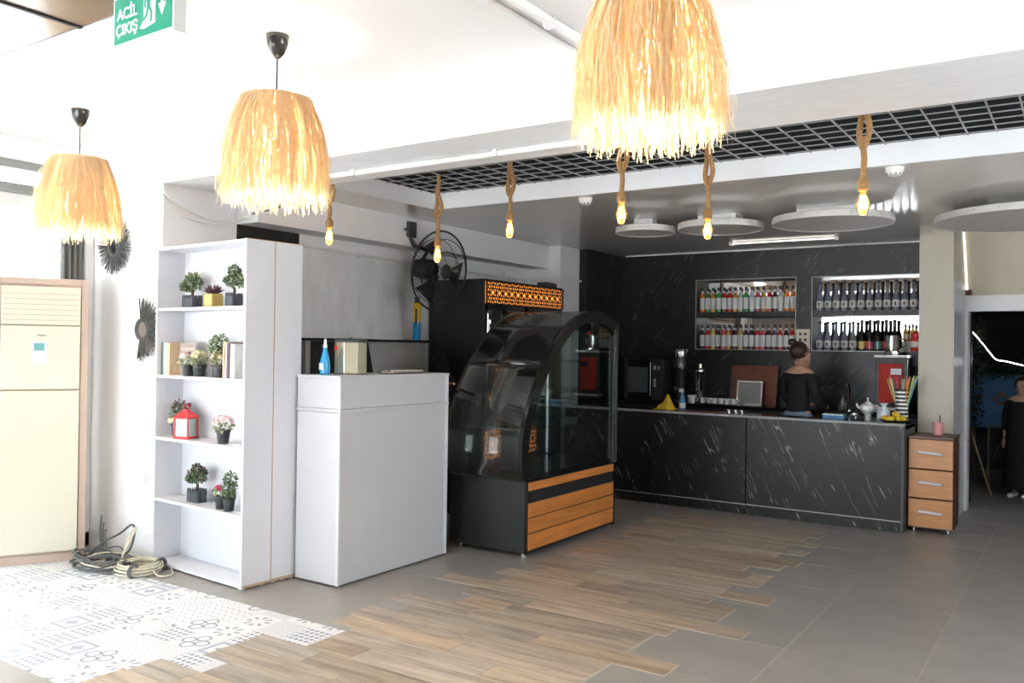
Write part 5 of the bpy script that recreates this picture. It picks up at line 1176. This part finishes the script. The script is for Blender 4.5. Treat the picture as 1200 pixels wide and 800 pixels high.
# woman behind the bar
wo_ = thing('person', 'woman in black top and jeans with dark hair in a bun working behind the bar', 'person', (-2.44, 8.90, 0), math.radians(-22))
fv = figure(wo_, 1.60, ([(-.21,.03,1.12),(-.20,.10,1.03),(-.15,.24,1.00),(-.11,.32,.99)], [(.215,-.01,1.12),(.225,.05,1.01),(.17,.20,.98),(.12,.28,.98)]), -.7, .06, 'skin', 'black_cloth', 'jeans')
hd_ = MB().ball((.0,.005,1.535), .098, 18, 12, (.88,1.02,1.02)); hh = [Vector(p) for p in hd_.v]
hd_.v = [tuple(Vector((p.x, min(p.y, .055+.35*max(0, p.z-1.55)), max(p.z, 1.455+.25*max(0, p.y+.03))))) for p in hh]
hd_.build('hair', 'hair', wo_, smooth=True)
bn = MB().ball((-.03,-.055,1.625), .042, 14, 10, (1.05,1,.9)); bn.torus(.032, .012, (-.03,-.055,1.605), 'z', 16, 6); bn.build('hair_bun', 'hair', wo_, smooth=True)
fcx = MB().ball((.060,.100,1.500), .012, 8, 6, (.8,1.3,1.4)).build('nose', 'skin', wo_, smooth=True)
for x, y in ((.03,.105), (.078,.075)): MB().ball((x,y,1.525), .007, 8, 6).build('eye', 'black_gloss', wo_, smooth=True)
MB().ball((.055,.096,1.468), .012, 8, 6, (1.4,.5,.45)).build('mouth', 'pink_plastic', wo_, smooth=True)
for x, y in ((.078,.01), (-.078,.02)): MB().ball((x,y,1.515), .018, 8, 6, (.4,.8,1.3)).build('ear', 'skin', wo_, smooth=True)
# person in the doorway, cut by the picture's right edge
ma = thing('person', 'person in long black clothes standing in the doorway at the right edge', 'person', (-.575, 10.75, 0), math.radians(165))
figure(ma, 1.27, ([(-.20,.0,1.10),(-.20,.02,1.0),(-.20,.05,.88),(-.19,.08,.80)], [(.20,.0,1.10),(.20,.02,1.0),(.20,.05,.88),(.19,.08,.80)]), 0, .02, 'skin', 'black_cloth', 'black_cloth')
kk = 1.27/1.62
MB().lathe([(.17,.10),(.19,.12),(.15,.75),(.12,1.0)], 20).build('robe', 'black_cloth', ma, smooth=True)
hb_ = MB().ball((0,-.005,1.545*kk), .085, 16, 10, (.9,1.0,1.05)); hb_.v = [(x, min(y, .035+.4*max(0, z-1.56*kk)), z) for x, y, z in hb_.v]; hb_.build('hair', 'hair', ma, smooth=True)
MB().ball((0,.095,1.49*kk), .011, 8, 6, (.8,1.3,1.4)).build('nose', 'skin', ma, smooth=True)
for x in (-.025, .025): MB().ball((x,.082,1.525*kk), .007, 8, 6).build('eye', 'black_gloss', ma, smooth=True)

# ================================================================== ROOM BEYOND THE DOORWAY
bp = thing('blue_screen', 'blue painted board standing in the dark back room', 'board', (-1.30, 12.2, .0)); B(0, 1.6, 0, .03, .62, 1.28).build('board', 'blue_paint', bp)
for x in (.1, 1.5): B(x, x+.04, .03, .07, 0, 1.25).build('post', 'wood_pale', bp)
MB().torus(.06, .02, (.42,-.01,.98), 'y', 16, 6).build('round_motif', 'wood_pale', bp)
rd = random.Random(31)
fo = thing('leafy_garland', 'dark leafy garland around the doorway of the back room', 'garland', (0, 0, 0)); m = MB()
for k in range(40): leaves(m, (-1.06+.02*rd.gauss(0,1), 11.0+.1*rd.gauss(0,1), .75+1.15*k/40), .07, 14, .05, rd)
m.build('side_foliage', 'foliage_dark', fo); m = MB()
for k in range(40): leaves(m, (-1.1+1.0*k/40, 11.6, 1.36+.03*rd.gauss(0,1)), .08, 12, .05, rd)
m.build('top_foliage', 'foliage_dark', fo)
s2 = thing('led_strip', 'drooping white strip light inside the dark back room', 'strip light', (0, 0, 0)); cable('tube', [(-1.08,10.95,1.78),(-1.0,10.95,1.68),(-.90,10.95,1.54),(-.84,10.95,1.47),(-.74,10.95,1.45),(-.58,10.95,1.41),(-.40,10.95,1.38)], .0055, 'led_dim', s2)
sk = tag(MB().cyl((-.85, 10.62, 0), (-1.04, 10.30, .78), .012, n=8).build('wooden_pole', 'wood_pale'), 'pale wooden pole leaning inside the doorway', 'pole')
ff = thing('folding_easel', 'thin wooden easel frame in the dark back room', 'easel', (-.93, 11.1, 0)); MB().box(0, .02, 0, .02, 0, .73).box(.24, .26, 0, .02, 0, .73).box(0, .26, 0, .02, .71, .73).build('frame', 'wood_pale', ff); MB().cyl((.05,.01,.35), (.20,.01,.70), .008, n=6).build('strut', 'wood_pale', ff)
